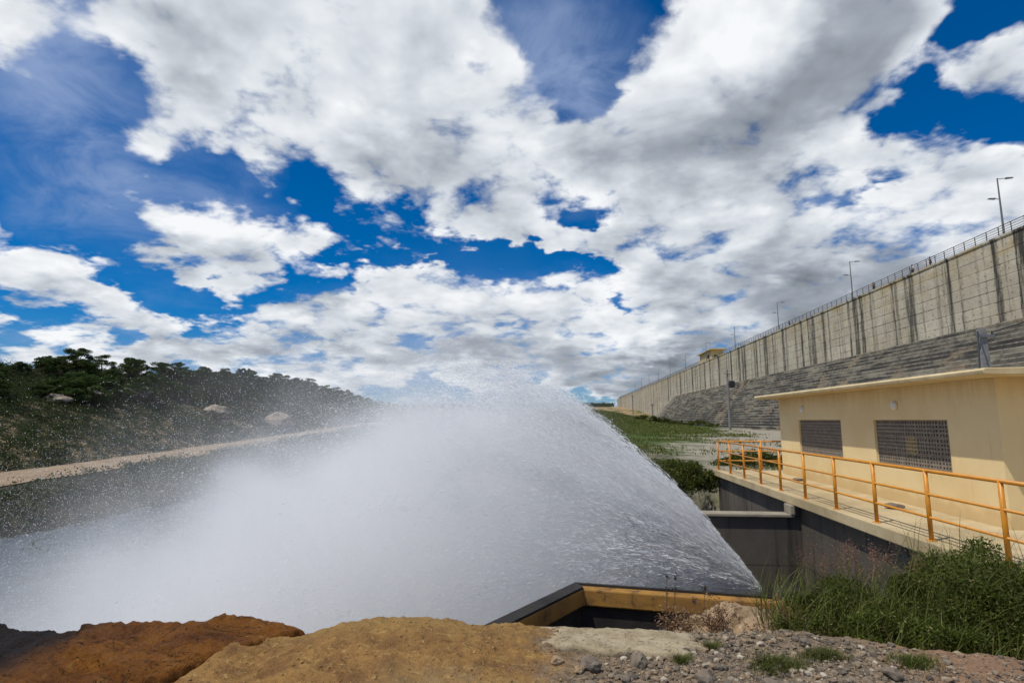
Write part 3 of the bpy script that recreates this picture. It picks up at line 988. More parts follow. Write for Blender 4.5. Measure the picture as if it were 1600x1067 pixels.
# yellow safety railing
sr = thing('safety_railing', 'orange-yellow tubular safety railing around the edge of the walkway', 'railing', (6.02, 15, FZ))
EX = 6.02
post_y = [23.95 - 1.69 * k for k in range(11)]
for y in post_y:
    b = MB(); b.tube([(EX, y, FZ), (EX, y, FZ + 1.17)], .036, 10); b.tube([(EX, y, FZ), (EX, y, FZ + .015)], .075, 10); b.build('post', M['yellow'], sr, True)
z_r = (.031, .022, .022)
for k, z in enumerate((1.15, .76, .38)):
    b = MB(); b.tube([(EX, post_y[0], FZ + z), (EX, post_y[-1], FZ + z)], z_r[k], 10); b.build('rail_bar', M['yellow'], sr, True)
    b = MB(); b.tube([(EX, post_y[0], FZ + z), (12.5, 23.95, FZ + z)], z_r[k], 10); b.build('rail_bar', M['yellow'], sr, True)
for x in (7.7, 9.4, 11.1):
    b = MB(); b.tube([(x, 23.95, FZ), (x, 23.95, FZ + 1.17)], .036, 10); b.build('post', M['yellow'], sr, True)


# ------------------------------------------------------------------ stones
def ico(sub=2):
    import bmesh
    bm = bmesh.new(); bmesh.ops.create_icosphere(bm, subdivisions=sub, radius=1.0)
    V = np.array([v.co[:] for v in bm.verts]); F = np.array([[v.index for v in f.verts] for f in bm.faces]); bm.free()
    return V, F


ICO = {k: ico(k) for k in (1, 2, 3, 4, 5)}


def stone_shape(sub, seed, sx, sy, sz, rough=.35, cuts=6):
    V, F = ICO[sub]; V = V.copy()
    rg = np.random.default_rng(seed)
    for _ in range(cuts):                                  # broken facets
        d = rg.normal(size=3); d /= np.linalg.norm(d)
        c = rg.uniform(.55, .85)
        s = V @ d
        V = V - np.outer(np.maximum(s - c, 0) * .9, d)
    r = 1 + rough * fbm2(V[:, 0] * 1.6 + seed, V[:, 1] * 1.6, 4, seed, V[:, 2] * 1.6)
    V = V * r[:, None]
    a = rg.uniform(0, 6.28); ca, sa = cos(a), sin(a)
    V = V * np.array([sx, sy, sz])
    return np.stack([V[:, 0] * ca - V[:, 1] * sa, V[:, 0] * sa + V[:, 1] * ca, V[:, 2]], 1), F


def stone(name, label, cat, loc, size, mat, seed, sub=3, group=None, rough=.3, smooth=False, cuts=6):
    V, F = stone_shape(sub, seed, *size, rough, cuts)
    o = mesh_np(name, V, F, mat, smooth=smooth)
    o.location = loc
    return tag(o, label, cat, group)


# broken blocks on the walkway floor
stone('concrete_chunk', 'dark broken block on the walkway below the nearer vent window', 'block', (7.35, 14.0, FZ + .06), (.22, .13, .08), M['stone'], 3, rough=.15)
stone('concrete_chunk', 'small dark block on the walkway below the farther vent window', 'block', (7.6, 20.0, FZ + .05), (.20, .12, .06), M['stone'], 4, rough=.15)
# ------------------------------------------------------------------ poles and cables
up = thing('utility_pole', 'square concrete utility pole with a crossarm rising behind the valve house roof', 'utility pole', (20.6, 30, -2.1))
b = MB()
b.add([(20.6 + sx * w, 30 + sy * w, z) for z, w in ((-2.3, .22), (4.5, .14)) for sx, sy in ((-1, -1), (1, -1), (1, 1), (-1, 1))],
      [(3, 2, 1, 0), (4, 5, 6, 7), (0, 1, 5, 4), (1, 2, 6, 5), (2, 3, 7, 6), (3, 0, 4, 7)])
b.build('shaft', M['concrete_pole'], up)
b = MB(); b.box((20.2, 29.75, 4.05), (21.05, 29.86, 4.19)); b.build('crossarm', M['steel'], up)
for x in (20.3, 20.95):
    b = MB(); b.tube([(x, 29.8, 4.192), (x, 29.8, 4.36)], [.05, .03], 8); b.build('insulator', M['black'], up)
pole = thing('utility_pole', 'slender grey concrete pole standing on the gravel yard before the stepped face', 'utility pole', (33.9, 124, -2.1))
b = MB(); b.tube([(33.9, 124, -2.4), (33.9, 124, 10.6)], [.30, .19], 8); b.build('shaft', M['concrete_pole'], pole)
b = MB(); b.box((33.2, 123.7, 9.6), (34.6, 123.8, 9.75)); b.build('crossarm', M['steel'], pole)
b = MB(); b.box((34.2, 123.4, 6.8), (35.2, 124.2, 8.2)); b.box((34.05, 123.7, 7.4), (34.2, 123.9, 7.6)); b.build('transformer', M['black'], pole)
b = MB(); b.tube([(33.9, 124, 10.6), (33.9, 124, 15.3)], .05, 6); b.build('antenna_rod', M['steel'], pole)
for (x, y, h, lab) in ((33.5, 300, 12.5, 'far grey pole in front of the thin end of the dam'), (38.0, 262, 9.0, 'far short grey pole near the curved end of the stepped face')):
    p_ = thing('utility_pole', lab, 'utility pole', (x, y, float(terrain(x, y))))
    b = MB(); zt = float(terrain(x, y)); b.tube([(x, y, zt - .3), (x, y, zt + h)], [.3, .2], 6); b.build('shaft', M['concrete_pole'], p_)
    b = MB(); b.box((x - 1, y - .3, zt + h - .8), (x + 1, y - .2, zt + h - .6)); b.build('crossarm', M['steel'], p_)


def cable(a, c, sag, r, label):
    pts = []
    for k in range(17):
        t = k / 16
        p = Vector(a).lerp(Vector(c), t); p.z -= sag * 4 * t * (1 - t); pts.append(p)
    b = MB(); b.tube(pts, r, 6)
    return tag(b.build('cable', M['black'], None, True), label, 'cable')


cable((20.3, 29.8, 4.3), (15.2, 22.5, 1.05), .1, .035, 'black cable slanting from the square pole down to the valve house roof')
cable((20.95, 29.8, 4.3), (33, 34, 9.0), .35, .03, 'black overhead cable running right from the square pole')

# ------------------------------------------------------------------ chamber wall with ochre coping in front of the jet
ch = thing('chamber_wall', 'angled chamber wall with an ochre coping band and dark shaded recess at the gorge edge', 'wall', (.9, 7.6, -4))
A, B_, C_ = np.array([-1.0, 5.95]), np.array([.17, 7.98]), np.array([3.4, 7.5])


def offset_poly(d):
    """polyline A-B-C shifted by d to its left (away from the camera)"""
    def nrm(p, q):
        t = (q - p) / np.linalg.norm(q - p); return np.array([-t[1], t[0]])
    n1, n2 = nrm(A, B_), nrm(B_, C_)
    bis = (n1 + n2); bis = bis / (bis @ n1)
    return A + n1 * d, B_ + bis * d, C_ + n2 * d


def band(d0, d1, z0, z1):
    """solid strip following the polyline between two offsets"""
    P, Q_ = offset_poly(d0), offset_poly(d1)
    V = [(*p, z) for z in (z0, z1) for p in (*P, *Q_)]
    F = [(0, 1, 4, 3), (1, 2, 5, 4), (6, 9, 10, 7), (7, 10, 11, 8), (0, 6, 7, 1), (1, 7, 8, 2), (3, 4, 10, 9), (4, 5, 11, 10), (0, 3, 9, 6), (2, 8, 11, 5)]
    return V, F


CZ = -2.21
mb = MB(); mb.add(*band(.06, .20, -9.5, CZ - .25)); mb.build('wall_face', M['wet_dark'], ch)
mb = MB(); mb.add(*band(0, .20, CZ - .247, CZ - .03)); bevel(mb.build('coping_band', M['coping'], ch), .02)
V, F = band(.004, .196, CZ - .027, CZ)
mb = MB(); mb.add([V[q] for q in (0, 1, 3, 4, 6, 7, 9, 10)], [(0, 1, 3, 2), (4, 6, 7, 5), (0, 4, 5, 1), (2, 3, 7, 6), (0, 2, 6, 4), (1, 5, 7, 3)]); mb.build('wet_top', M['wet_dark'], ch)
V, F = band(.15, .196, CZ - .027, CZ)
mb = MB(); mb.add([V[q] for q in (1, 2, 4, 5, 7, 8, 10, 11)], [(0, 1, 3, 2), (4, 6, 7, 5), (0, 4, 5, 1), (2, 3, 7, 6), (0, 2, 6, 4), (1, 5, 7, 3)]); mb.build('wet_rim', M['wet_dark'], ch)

# ------------------------------------------------------------------ the bank in front of the camera


def crack_x(y):
    return -2.26 - 0.62 * (4.45 - y) + 0.05 * fbm2(y * 3.1, y * 0 + 3, 3, 31)


def edge_y(x):
    return np.interp(x, [-6, -3, -2.2, -1.2, -.4, .4, 1.5, 2.4, 3.1, 5], [4.55, 4.7, 4.55, 4.86, 4.85, 4.9, 4.9, 4.82, 4.5, 4.3]) + 0.05 * fbm2(x * 1.7, x * 0, 3, 12)


def bank(x, y):
    z = -1.69 + 0.04 * fbm2(x * .7, y * .7, 3, 41) + 0.022 * fbm2(x * 4, y * 4, 4, 42) + 0.009 * fbm2(x * 19, y * 19, 3, 43, gain=.65)
    z = z + 0.06 * np.exp(-((x + 1.2) / .95) ** 2 - ((y - 4.5) / .55) ** 2)        # brown swell
    z = z + 0.035 * np.exp(-((x + .35) / .4) ** 2 - ((y - 4.7) / .3) ** 2)
    z = z - 0.06 * np.exp(-((x + 2.3) / .35) ** 2) - .16 * sstep(-2.5, -2.9, x)
    z = z + 0.05 * np.exp(-((x - 2.6) / .6) ** 2 - ((y - 4.4) / .25) ** 2)
    d = y - edge_y(x)
    steep = sstep(1.9, 1.0, x)
    drop = np.maximum(d, 0)
    z = z - steep * (drop * 1.1 + drop ** 2 * 1.2) - (1 - steep) * np.minimum(drop * .32, .42) - sstep(6.8, 8.2, y) * .5 * (1 - steep)
    return z


bx = np.concatenate([np.linspace(-9, -4, 60, endpoint=False), np.linspace(-4, 4, 520, endpoint=False), np.linspace(4, 11, 90)])
by = np.concatenate([np.linspace(-4, 2.6, 40, endpoint=False), np.linspace(2.6, 5.4, 210, endpoint=False), np.linspace(5.4, 9.0, 60)])
BX, BY = np.meshgrid(bx, by)
BZ = bank(BX, BY)
BZ = np.where((BX > 5.6) & (BY > 6.0), np.minimum(BZ, -2.3), BZ)
V, F = grid_mesh(bx, by, BZ)
tag(mesh_np('bank', V, F, M['fore'], smooth=True), kind='structure')

# wet rusty rock at the left, split from the bank by a crack
rx_ = np.linspace(-6.5, -1.9, 330); ry_ = np.linspace(2.4, 5.6, 230)
RX, RY = np.meshgrid(rx_, ry_)
cxl = crack_x(RY)
top = -1.73 + 0.07 * sstep(-4.0, -2.9, RX) - .03 * sstep(-3.5, -6, RX) + 0.025 * fbm2(RX * 1.1, RY * 1.1, 4, 51) + 0.028 * fbm2(RX * 4 + RY * 2.4, RY * 4, 4, 52) + 0.010 * fbm2(RX * 16, RY * 16, 4, 53, gain=.6)
ter = np.floor((RX * .55 + RY * 1.0 + .25 * fbm2(RX * 1.4, RY * 1.4, 3, 54)) * 2.6)
top = top + 0.030 * ((ter * 7919) % 5 - 2) / 2
din = cxl - RX
top = top - 0.9 * sstep(0.10, -0.02, din + .05 * fbm2(RX * 6, RY * 6, 3, 55)) - 0.03 * sstep(.30, .1, din)
ed = RY - (4.68 + 0.05 * fbm2(RX * 2.2, RX * 0, 4, 56))
top = top - sstep(0, .18, ed) * .5 - np.maximum(ed - .05, 0) * 3.2
V, F = grid_mesh(rx_, ry_, top)
rockl = mesh_np('rock_slab', V, F, M['wet_rock'], smooth=True)
tag(rockl, 'wet rust-brown rock slab with a painted-in shadow at its left end, split from the bank by a crack', 'rock')


# crust of pale mortar lying over the gravel
def crust():
    th = np.linspace(0, 2 * pi, 150, endpoint=False)
    cx, cy_ = .27, 4.72
    ax, ay = .80, .25
    rr = 1 + .22 * fbm2(np.cos(th) * 2.2, np.sin(th) * 2.2, 4, 61) + .09 * fbm2(np.cos(th) * 9, np.sin(th) * 9, 3, 62)
    rings = []
    for s, dz in ((1.0, -.09), (1.01, -.03), (1.0, .012), (.95, .020), (.85, .026), (.7, .030), (.55, .033), (.4, .035), (.25, .035), (.1, .035)):
        X = cx + ax * rr * s * np.sign(np.cos(th)) * np.abs(np.cos(th)) ** .8
        Y = cy_ + ay * rr * s * np.sin(th)
        Z = -1.675 + dz * .7 + .014 * fbm2(X * 3, Y * 3, 4, 63) + .006 * fbm2(X * 25, Y * 25, 3, 64) - .05 * np.maximum(X - .55, 0) - np.maximum(Y - 4.86, 0) * .5
        rings.append(np.stack([X, Y, Z], 1))
    n = len(th); V = np.concatenate(rings); F = []
    for r in range(len(rings) - 1):
        for k in range(n):
            F.append((r * n + k, r * n + (k + 1) % n, (r + 1) * n + (k + 1) % n, (r + 1) * n + k))
    F.append(tuple((len(rings) - 1) * n + k for k in range(n)))
    return V, F


V, F = crust()
tag(mesh_np('mortar_crust', V, F, M['pale_slab'], smooth=True), 'pale broken crust of mortar lying on the gravel before the chamber wall', 'mortar slab')


def on_bank(x, y):
    return float(bank(np.array([x]), np.array([y]))[0])


# named stones: (x, y, size, colour, label)
NS = [(-.10, 4.27, .050, 'tan_rock', 'tan stone left of the grey stones at the broken edge of the mortar crust'),
      (.14, 4.24, .075, 'stone', 'tall grey stone under the broken front edge of the mortar crust'),
      (.48, 4.30, .085, 'stone', 'largest brown-grey stone in front of the mortar crust'),
      (.05, 4.17, .042, 'tan_rock', 'small pinkish stone between the tan stone and the grey one'),
      (.36, 4.10, .050, 'stone', 'low grey stone just below the largest stone by the crust'),
      (.88, 4.10, .065, 'stone', 'dark grey stone alone in the middle of the gravel'),
      (.15, 3.95, .060, 'stone', 'dark stone at the left border of the gravel, lower edge of the view'),
      (1.28, 4.05, .055, 'stone', 'rough brown stone right of the lone dark one in the gravel'),
      (2.05, 4.10, .060, 'stone', 'dark stone in the gravel below the dry weeds'),
      (2.75, 4.05, .040, 'stone', 'small dark stone at the foot of the pinkish earth slope'),
      (3.05, 3.98, .045, 'stone', 'dark stone near the right border of the gravel'),
      (1.75, 4.72, .050, 'stone', 'small dark stone on the rim of the bank before the green bush')]
for k, (x, y, s, mt, lab) in enumerate(NS):
    stone('stone', lab, 'stone', (x, y, on_bank(x, y) + s * .35), (s * 1.1, s * .9, s * .8), M[mt], 100 + k, group='loose stones on the bank', rough=.25, cuts=9)
# tan boulders under the coping
BR = [(1.95, 6.05, .55, .10, 'tan flat boulder under the right end of the ochre coping'),
      (1.15, 5.75, .22, .05, 'brown boulder at the mouth of the dark chamber recess'),
      (.85, 5.62, .15, .02, 'small brown boulder left of the others below the coping'),
      (1.55, 5.55, .36, .02, 'tan cracked boulder nearest the mortar crust'),
      (1.62, 6.35, .40, .12, 'brown boulder leaning against the ochre band behind the dry weeds'),
      (1.32, 6.05, .24, .06, 'rough tan boulder in the middle of the rubble before the recess'),
      (2.2, 5.45, .26, .05, 'low tan boulder at the foot of the green bush, right of the rubble'),
      (2.45, 5.85, .42, .08, 'pale tan boulder beside the green bush under the coping')]
for k, (x, y, s, h, lab) in enumerate(BR):
    stone('boulder', lab, 'boulder', (x, y, -2.08 + .06 * (k % 2)), (s, s * .7, h + .07), M['tan_rock'], 140 + k, 4, 'boulders below the coping', .3)

# gravel nobody could count
Gv, Gf, kk = [], [], 0
ng = 30000
gx = RNG.uniform(-.6, 4.3, ng); gy = RNG.uniform(3.2, 4.95, ng)
okm = (gx + .55 * fbm2(gx * 1.3, gy * 1.3, 3, 71) > .0 + .35 * RNG.random(ng)) & ~((gx > 2.4) & (gy > 4.25) & (RNG.random(ng) < .85)) & ~(((gx - .27) / .78) ** 2 + ((gy - 4.72) / .25) ** 2 < 1)
okm &= gy < edge_y(gx) + .02
gx, gy = gx[okm], gy[okm]
gz = bank(gx, gy)
protos = [stone_shape(1, 200 + q, 1, .85, .65, .3, 7) for q in range(14)]
gs = np.minimum(.0042 * RNG.random(len(gx)) ** -.56, .032)
for q in range(14):
    idx = np.where(np.arange(len(gx)) % 14 == q)[0]
    Vp, Fp = protos[q]
    a = RNG.uniform(0, 6.28, len(idx)); ca, sa = np.cos(a), np.sin(a)
    X = (Vp[None, :, 0] * ca[:, None] - Vp[None, :, 1] * sa[:, None]) * gs[idx, None] + gx[idx, None]
    Y = (Vp[None, :, 0] * sa[:, None] + Vp[None, :, 1] * ca[:, None]) * gs[idx, None] + gy[idx, None]
    Z = Vp[None, :, 2] * gs[idx, None] + gz[idx, None] + gs[idx, None] * .3
    Gv.append(np.stack([X, Y, Z], -1).reshape(-1, 3))
    Gf.append((Fp[None] + (np.arange(len(idx)) * len(Vp))[:, None, None] + kk).reshape(-1, 3)); kk += len(idx) * len(Vp)
tag(mesh_np('gravel', np.concatenate(Gv), np.concatenate(Gf), M['gravel']), 'loose grey and tan gravel over the bank in front', kind='stuff')


# fine grit on the brown bank
ng = 9000
gx = RNG.uniform(-3.2, .6, ng); gy = RNG.uniform(3.2, 4.9, ng)
okm = (gx > crack_x(gy) + .03) & (gy < edge_y(gx)) & (fbm2(gx * 2, gy * 2, 3, 72) > RNG.uniform(-1, .4, ng))
gx, gy = gx[okm], gy[okm]; gz = bank(gx, gy); gs = np.minimum(.0026 * RNG.random(len(gx)) ** -.5, .016)
Vp, Fp = protos[3]
V = Vp[None] * gs[:, None, None] + np.stack([gx, gy, gz], 1)[:, None, :]
F = (Fp[None] + (np.arange(len(gx)) * len(Vp))[:, None, None]).reshape(-1, 3)
tag(mesh_np('grit', V.reshape(-1, 3), F, M['grit']), 'fine brown grit over the swell of the bank', kind='stuff')

# ------------------------------------------------------------------ vegetation helpers
def rand_dirs(n, up=0.0, rng=RNG):
    d = rng.normal(size=(n, 3)); d[:, 2] += up
    return d / np.linalg.norm(d, axis=1)[:, None]


def leaf_quads(P, size, up=.5, aspect=.5, rng=RNG):
    """one pointed leaf (rhombus) at every point"""
    n = len(P)
    nrm = rand_dirs(n, up, rng)
    t = np.cross(nrm, rand_dirs(n, 0, rng)); t /= np.linalg.norm(t, axis=1)[:, None] + 1e-9
    b = np.cross(nrm, t)
    s = np.asarray(size)[:, None] if np.ndim(size) else size
    V = np.stack([P - t * s * .5, P + b * s * aspect * .5 + nrm * s * .08, P + t * s * .5, P - b * s * aspect * .5 + nrm * s * .08], 1)
    F = np.arange(n * 4).reshape(n, 4)
    return V.reshape(-1, 3), F


def blade_strips(P, h, lean, w, rng=RNG):
    """curved grass blades of three segments"""
    n = len(P)
    a = rng.uniform(0, 2 * pi, n)
    d = np.stack([np.cos(a), np.sin(a), np.zeros(n)], 1)
    s = np.stack([-np.sin(a + .6), np.cos(a + .6), np.zeros(n)], 1)
    rows = []
    for t, ww in ((0, 1), (.4, .85), (.75, .55), (1.0, .06)):
        c = P + d * (lean * h * t ** 2)[:, None] + np.array([0, 0, 1.0]) * (h * (t - .22 * lean * t ** 2))[:, None]
        rows.append(c - s * (w * ww)[:, None] * .5); rows.append(c + s * (w * ww)[:, None] * .5)
    V = np.stack(rows, 1).reshape(-1, 3)
    base = (np.arange(n) * 8)[:, None]
    F = np.concatenate([base + np.array([[2 * k, 2 * k + 1, 2 * k + 3, 2 * k + 2]]) for k in range(3)], 0)
    return V, F


def join_np(parts):
    Vs, Fs, k = [], [], 0
    for V, F in parts:
        Vs.append(V); Fs.append(F + k); k += len(V)
    return np.concatenate(Vs), np.concatenate(Fs)


# ---- trees on the far bank
def make_tree(seed, height, spread, flat, label, dens=1.0):
    rg = np.random.default_rng(seed)
    t = thing('caatinga_tree', label, 'tree', (0, 0, 0), 'trees on the hill across the gorge')
    b = MB(); b.tube([(0, 0, -1.0), (.1, 0, height * .3), (-.05, .1, height * .55)], [.2, .15, .08], 6)
    cl = []
    nc = int(26 * dens)
    for k in range(nc):
        a = rg.uniform(0, 6.28); r = spread * rg.random() ** .55
        z = height * (.94 - flat * (r / spread) ** 2 * .55 - rg.random() * .40)
        c = np.array([r * cos(a), r * sin(a), max(z, height * .16)])
        cl.append((c, rg.uniform(.45, .95) * spread * .34))
        if k < 9:
            b.tube([(0, .05, height * rg.uniform(.25, .5)), tuple(c * np.array([.5, .5, .8])), tuple(c)], [.08, .05, .02], 4)
    b.build('trunk', M['bark'], t)
    P = []
    for c, r in cl:
        m_ = int(300 * (r / .8) ** 1.3) + 60
        d = rand_dirs(m_, .35, rg) * (r * rg.random(m_) ** .38)[:, None] * np.array([1.25, 1.25, .62])
        P.append(c + d)
    P = np.concatenate(P)
    V, F = leaf_quads(P, rg.uniform(.13, .28, len(P)), .7, .6, rg)
    mesh_np('crown', V, F, M['leaf_tree'], t)
    return t


TREE_KINDS = [(5.2, 2.9, 1.0, 'flat-topped'), (4.2, 2.4, .8, 'round bushy'), (6.0, 3.3, 1.1, 'wide umbrella-shaped'), (3.4, 2.6, .7, 'low spreading'), (4.8, 2.2, .7, 'narrow')]
protoT = [make_tree(300 + k, h, s, f, 'tree') for k, (h, s, f, lab) in enumerate(TREE_KINDS)]
usedT = [False] * 5
spotsT = []
rg = np.random.default_rng(55)
for y in np.arange(78, 400, 4.4):                         # along the ridge
    spotsT.append((ridge_x(y) + rg.uniform(-2, 6), y + rg.uniform(-2, 2), rg.uniform(.62, 1.2), 'on the skyline of the hill'))
for k in range(150):                                      # down the slope
    y = rg.uniform(62, 330); u = rg.uniform(.42, .97)
    x = road_x(y) - 3.5 - u * (road_x(y) - 3.5 - ridge_x(y))
    spotsT.append((x, y, rg.uniform(.6, 1.05), 'among the dark trees on the hill slope'))
for x, y, s, where in spotsT:
    k = int(rg.integers(0, 5))
    lab = f'{TREE_KINDS[k][3]} dark green tree {where} across the gorge'
    z = float(terrain(x, y)) - .15
    if not usedT[k]:
        o = protoT[k]; usedT[k] = True; o.location = (x, y, z); o.scale = (s, s, s); o.rotation_euler[2] = rg.uniform(0, 6); o['label'] = lab
    else:
        copy_tree(protoT[k], (x, y, z), rg.uniform(0, 6.28), s, lab)

# ---- low scrub between road and trees, far woods
P = []
rg = np.random.default_rng(66)
n = 15000
yy = rg.uniform(40, 330, n); u = rg.uniform(-.02, 1.05, n)
xx = road_x(yy) - 3.4 - u * (road_x(yy) - 3.5 - ridge_x(yy))
clus = fbm2(xx * .09, yy * .06, 3, 77)
keep = (clus + np.where(u > .36, 1.2, .6) > rg.uniform(-.35, .75, n))
xx, yy = xx[keep], yy[keep]
# riverside of the road as well
n2 = 3000
y2 = rg.uniform(36, 200, n2); x2 = road_x(y2) + 8.8 + rg.random(n2) ** 1.4 * 24
k2 = fbm2(x2 * .12, y2 * .08, 3, 78) > rg.uniform(-.5, .35, n2)
xx = np.concatenate([xx, x2[k2]]); yy = np.concatenate([yy, y2[k2]])
zz = terrain(xx, yy)
cnt = 30
d = rand_dirs(len(xx) * cnt, .5, rg) * (rg.random(len(xx) * cnt) ** .5)[:, None]
sc = np.repeat(rg.uniform(.5, 1.35, len(xx)), cnt)[:, None] * np.array([1.25, 1.25, .85])
P = np.repeat(np.stack([xx, yy, zz + .35], 1), cnt, 0) + d * sc
V, F = leaf_quads(P, rg.uniform(.16, .36, len(P)), .6, .6, rg)
tag(mesh_np('scrub', V, F, M['leaf_scrub']), 'low dark scrub covering the slope across the gorge', kind='stuff')
n = 2600
xx = rg.uniform(-330, 46, n); yy = rg.uniform(560, 900, n)
keep = (fbm2(xx * .012, yy * .012, 3, 79) > rg.uniform(-.7, .2, n)) & (yy > 600 + 60 * fbm2(xx * .02, xx * 0, 2, 80))
xx, yy = xx[keep], yy[keep]; zz = terrain(xx, yy)
d = rand_dirs(len(xx) * 26, .3, rg) * (rg.random(len(xx) * 26) ** .4)[:, None]
P = np.repeat(np.stack([xx, yy, zz + 2.0], 1), 26, 0) + d * np.repeat(rg.uniform(2.2, 4.2, len(xx)), 26)[:, None] * np.array([1, 1, .75])
V, F = leaf_quads(P, rg.uniform(1.0, 2.0, len(P)), .6, .7, rg)
tag(mesh_np('far_woods', V, F, M['leaf_scrub']), 'dark band of far-off woods beyond the end of the dam', kind='stuff')

# ---- outcrops on the hill
for k, (x, y, s) in enumerate([(-88, 96, 2.0), (-90, 110, 2.6), (-84, 128, 2.2), (-86, 88, 1.5), (-80, 150, 3.0)]):
    stone('outcrop', ['pale boulder low on the hill at the far left', 'largest pale boulder among the hillside trees', 'tan boulder above the dirt road', 'small pale boulder at the left border of the hill',
                      'broad pale outcrop farther along the hill'][k], 'boulder', (x, y, float(terrain(x, y)) + .4 * s), (s * 1.5, s * 1.3, s * .8), M['outcrop'], 400 + k, 3, 'boulders on the hill', .3)

# ---- grass and weeds in the yard and along the bank of the gorge
rg = np.random.default_rng(88)
n = 30000
yy = 25 + rg.random(n) ** 1.5 * 190
xx = rg.uniform(-6, 30, n) + yy * .02
keep = (yy * .0105 - (xx - 3) * .030 + .55 * fbm2(xx * .22, yy * .13, 3, 91) > rg.uniform(.2, 1.3, n)) & (terrain(xx, yy) > -4.2)
xx, yy = xx[keep], yy[keep]
zz = terrain(xx, yy)
k_ = 5
P = np.repeat(np.stack([xx, yy, zz], 1), k_, 0); P[:, :2] += rg.normal(0, .22, (len(P), 2)) * (1 + P[:, 1:2] * .01)
h = rg.uniform(.06, .20, len(P)) * (1 + P[:, 1] * .008)
V, F = blade_strips(P, h, rg.uniform(.3, 1.1, len(P)), .03 + P[:, 1] * .0009, rg)
tag(mesh_np('grass', V, F, M['grass']), 'green grass and weeds spreading over the gravel yard', kind='stuff')


def shrub(label, loc, rad, n, leaf, mat, seed, name='shrub', group=None, blades=0, bh=.5, nclump=14, cat='bush', stems=True):
    rg = np.random.default_rng(seed)
    t = thing(name, label, cat, loc, group)
    L = np.array(loc)
    P = []
    sm = MB()
    for k in range(nclump):
        c = rg.uniform(-1, 1, 3) * np.array([.8, .8, 0]) ; c[2] = rg.uniform(.15, .85) * (1 - .35 * (c[0] ** 2 + c[1] ** 2))
        c = c * np.array(rad)
        rr = rg.uniform(.26, .46)
        m_ = n // nclump
        d = rand_dirs(m_, .4, rg) * (rg.random(m_) ** .45)[:, None] * rr * np.array(rad) * np.array([1, 1, .75])
        q = c + d
        q = q[q[:, 2] > .01]
        P.append(q)
        if stems: sm.tube([tuple(L + np.array([c[0] * .3, c[1] * .3, -.03])), tuple(L + c * np.array([.7, .7, .5])), tuple(L + c * np.array([1, 1, 1.05]))], [.008, .006, .003], 4)
    P = np.concatenate(P) + L
    V, F = leaf_quads(P, rg.uniform(.6, 1.3, len(P)) * leaf, .6, .5, rg)
    mesh_np('foliage', V, F, M[mat], t)
    if stems: sm.build('stem', M['dry'], t)
    if blades:
        B = np.stack([rg.uniform(-1, 1, blades) * rad[0], rg.uniform(-1, 1, blades) * rad[1], np.zeros(blades)], 1) + L
        V, F = blade_strips(B, rg.uniform(.5, 1.1, blades) * bh, rg.uniform(.1, .9, blades), rg.uniform(.006, .012, blades), rg)
        mesh_np('grass_blade', V, F, M['grass'], t)
    return t


GB = 'leafy bushes on the right bank'
BU = [((2.35, 5.75, -2.0), (.55, .5, .45), 5200, .030, 500, .62, 'left end bush with grass blades, next to the tan boulders'),
      ((3.05, 5.9, -2.0), (.60, .6, .60), 7500, .034, 420, .72, 'bush in front of the shadowed retaining wall, left of the middle'),
      ((3.75, 5.9, -2.0), (.62, .6, .68), 8200, .036, 350, .75, 'bush in the middle of the right bank below the walkway edge'),
      ((4.45, 5.85, -2.0), (.62, .6, .70), 8200, .038, 260, .8, 'dense dark bush below the nearest railing post'),
      ((5.1, 5.7, -2.0), (.60, .6, .70), 7500, .038, 200, .8, 'tall bush at the right border of the view'),
      ((3.45, 5.15, -1.95), (.5, .35, .36), 4800, .030, 260, .42, 'low bush spilling onto the pinkish earth'),
      ((4.15, 5.0, -1.95), (.5, .4, .42), 5200, .034, 200, .45, 'low bush at the right front of the bank'),
      ((2.75, 5.2, -1.93), (.5, .3, .34), 4200, .028, 260, .40, 'low bush behind the rim of the gravel'),
      ((4.6, 6.9, -2.0), (.8, .6, .78), 7000, .04, 300, .9, 'bush touching the near end of the walkway')]
for k, (loc, rad, n, lf, bl, bh, lab) in enumerate(BU):
    shrub('green ' + lab, loc, rad, int(n * 1.25), lf, 'leaf_bush', 600 + k, 'bush', GB, int(bl * .9), bh)

# pinkish plume grass at the left end of the bushes
rg = np.random.default_rng(99)
for q, (x, y, lab) in enumerate([(2.62, 6.0, 'tall plume grass with pinkish seed heads, left tuft'), (2.95, 6.15, 'tall plume grass with pinkish seed heads against the dark wall, right tuft')]):
    t = thing('plume_grass', lab, 'grass tuft', (x, y, -2.0), 'plume grass')
    n = 46
    B = np.stack([x + rg.normal(0, .10, n), y + rg.normal(0, .10, n), np.full(n, -2.0)], 1)
    h = rg.uniform(.45, .78, n); V, F = blade_strips(B, h, rg.uniform(.1, .5, n), np.full(n, .007), rg)
    mesh_np('blade', V, F, M['grass'], t)
    tips = (V.reshape(n, 8, 3)[:, 6] + V.reshape(n, 8, 3)[:, 7]) / 2
    sel = tips[h > .62]
    P = np.repeat(sel, 42, 0) + rg.normal(0, 1, (len(sel) * 42, 3)) * np.array([.028, .028, .05])
    V, F = leaf_quads(P, rg.uniform(.012, .03, len(P)), 0, .3, rg)
    mesh_np('plume', V, F, M['plume'], t)

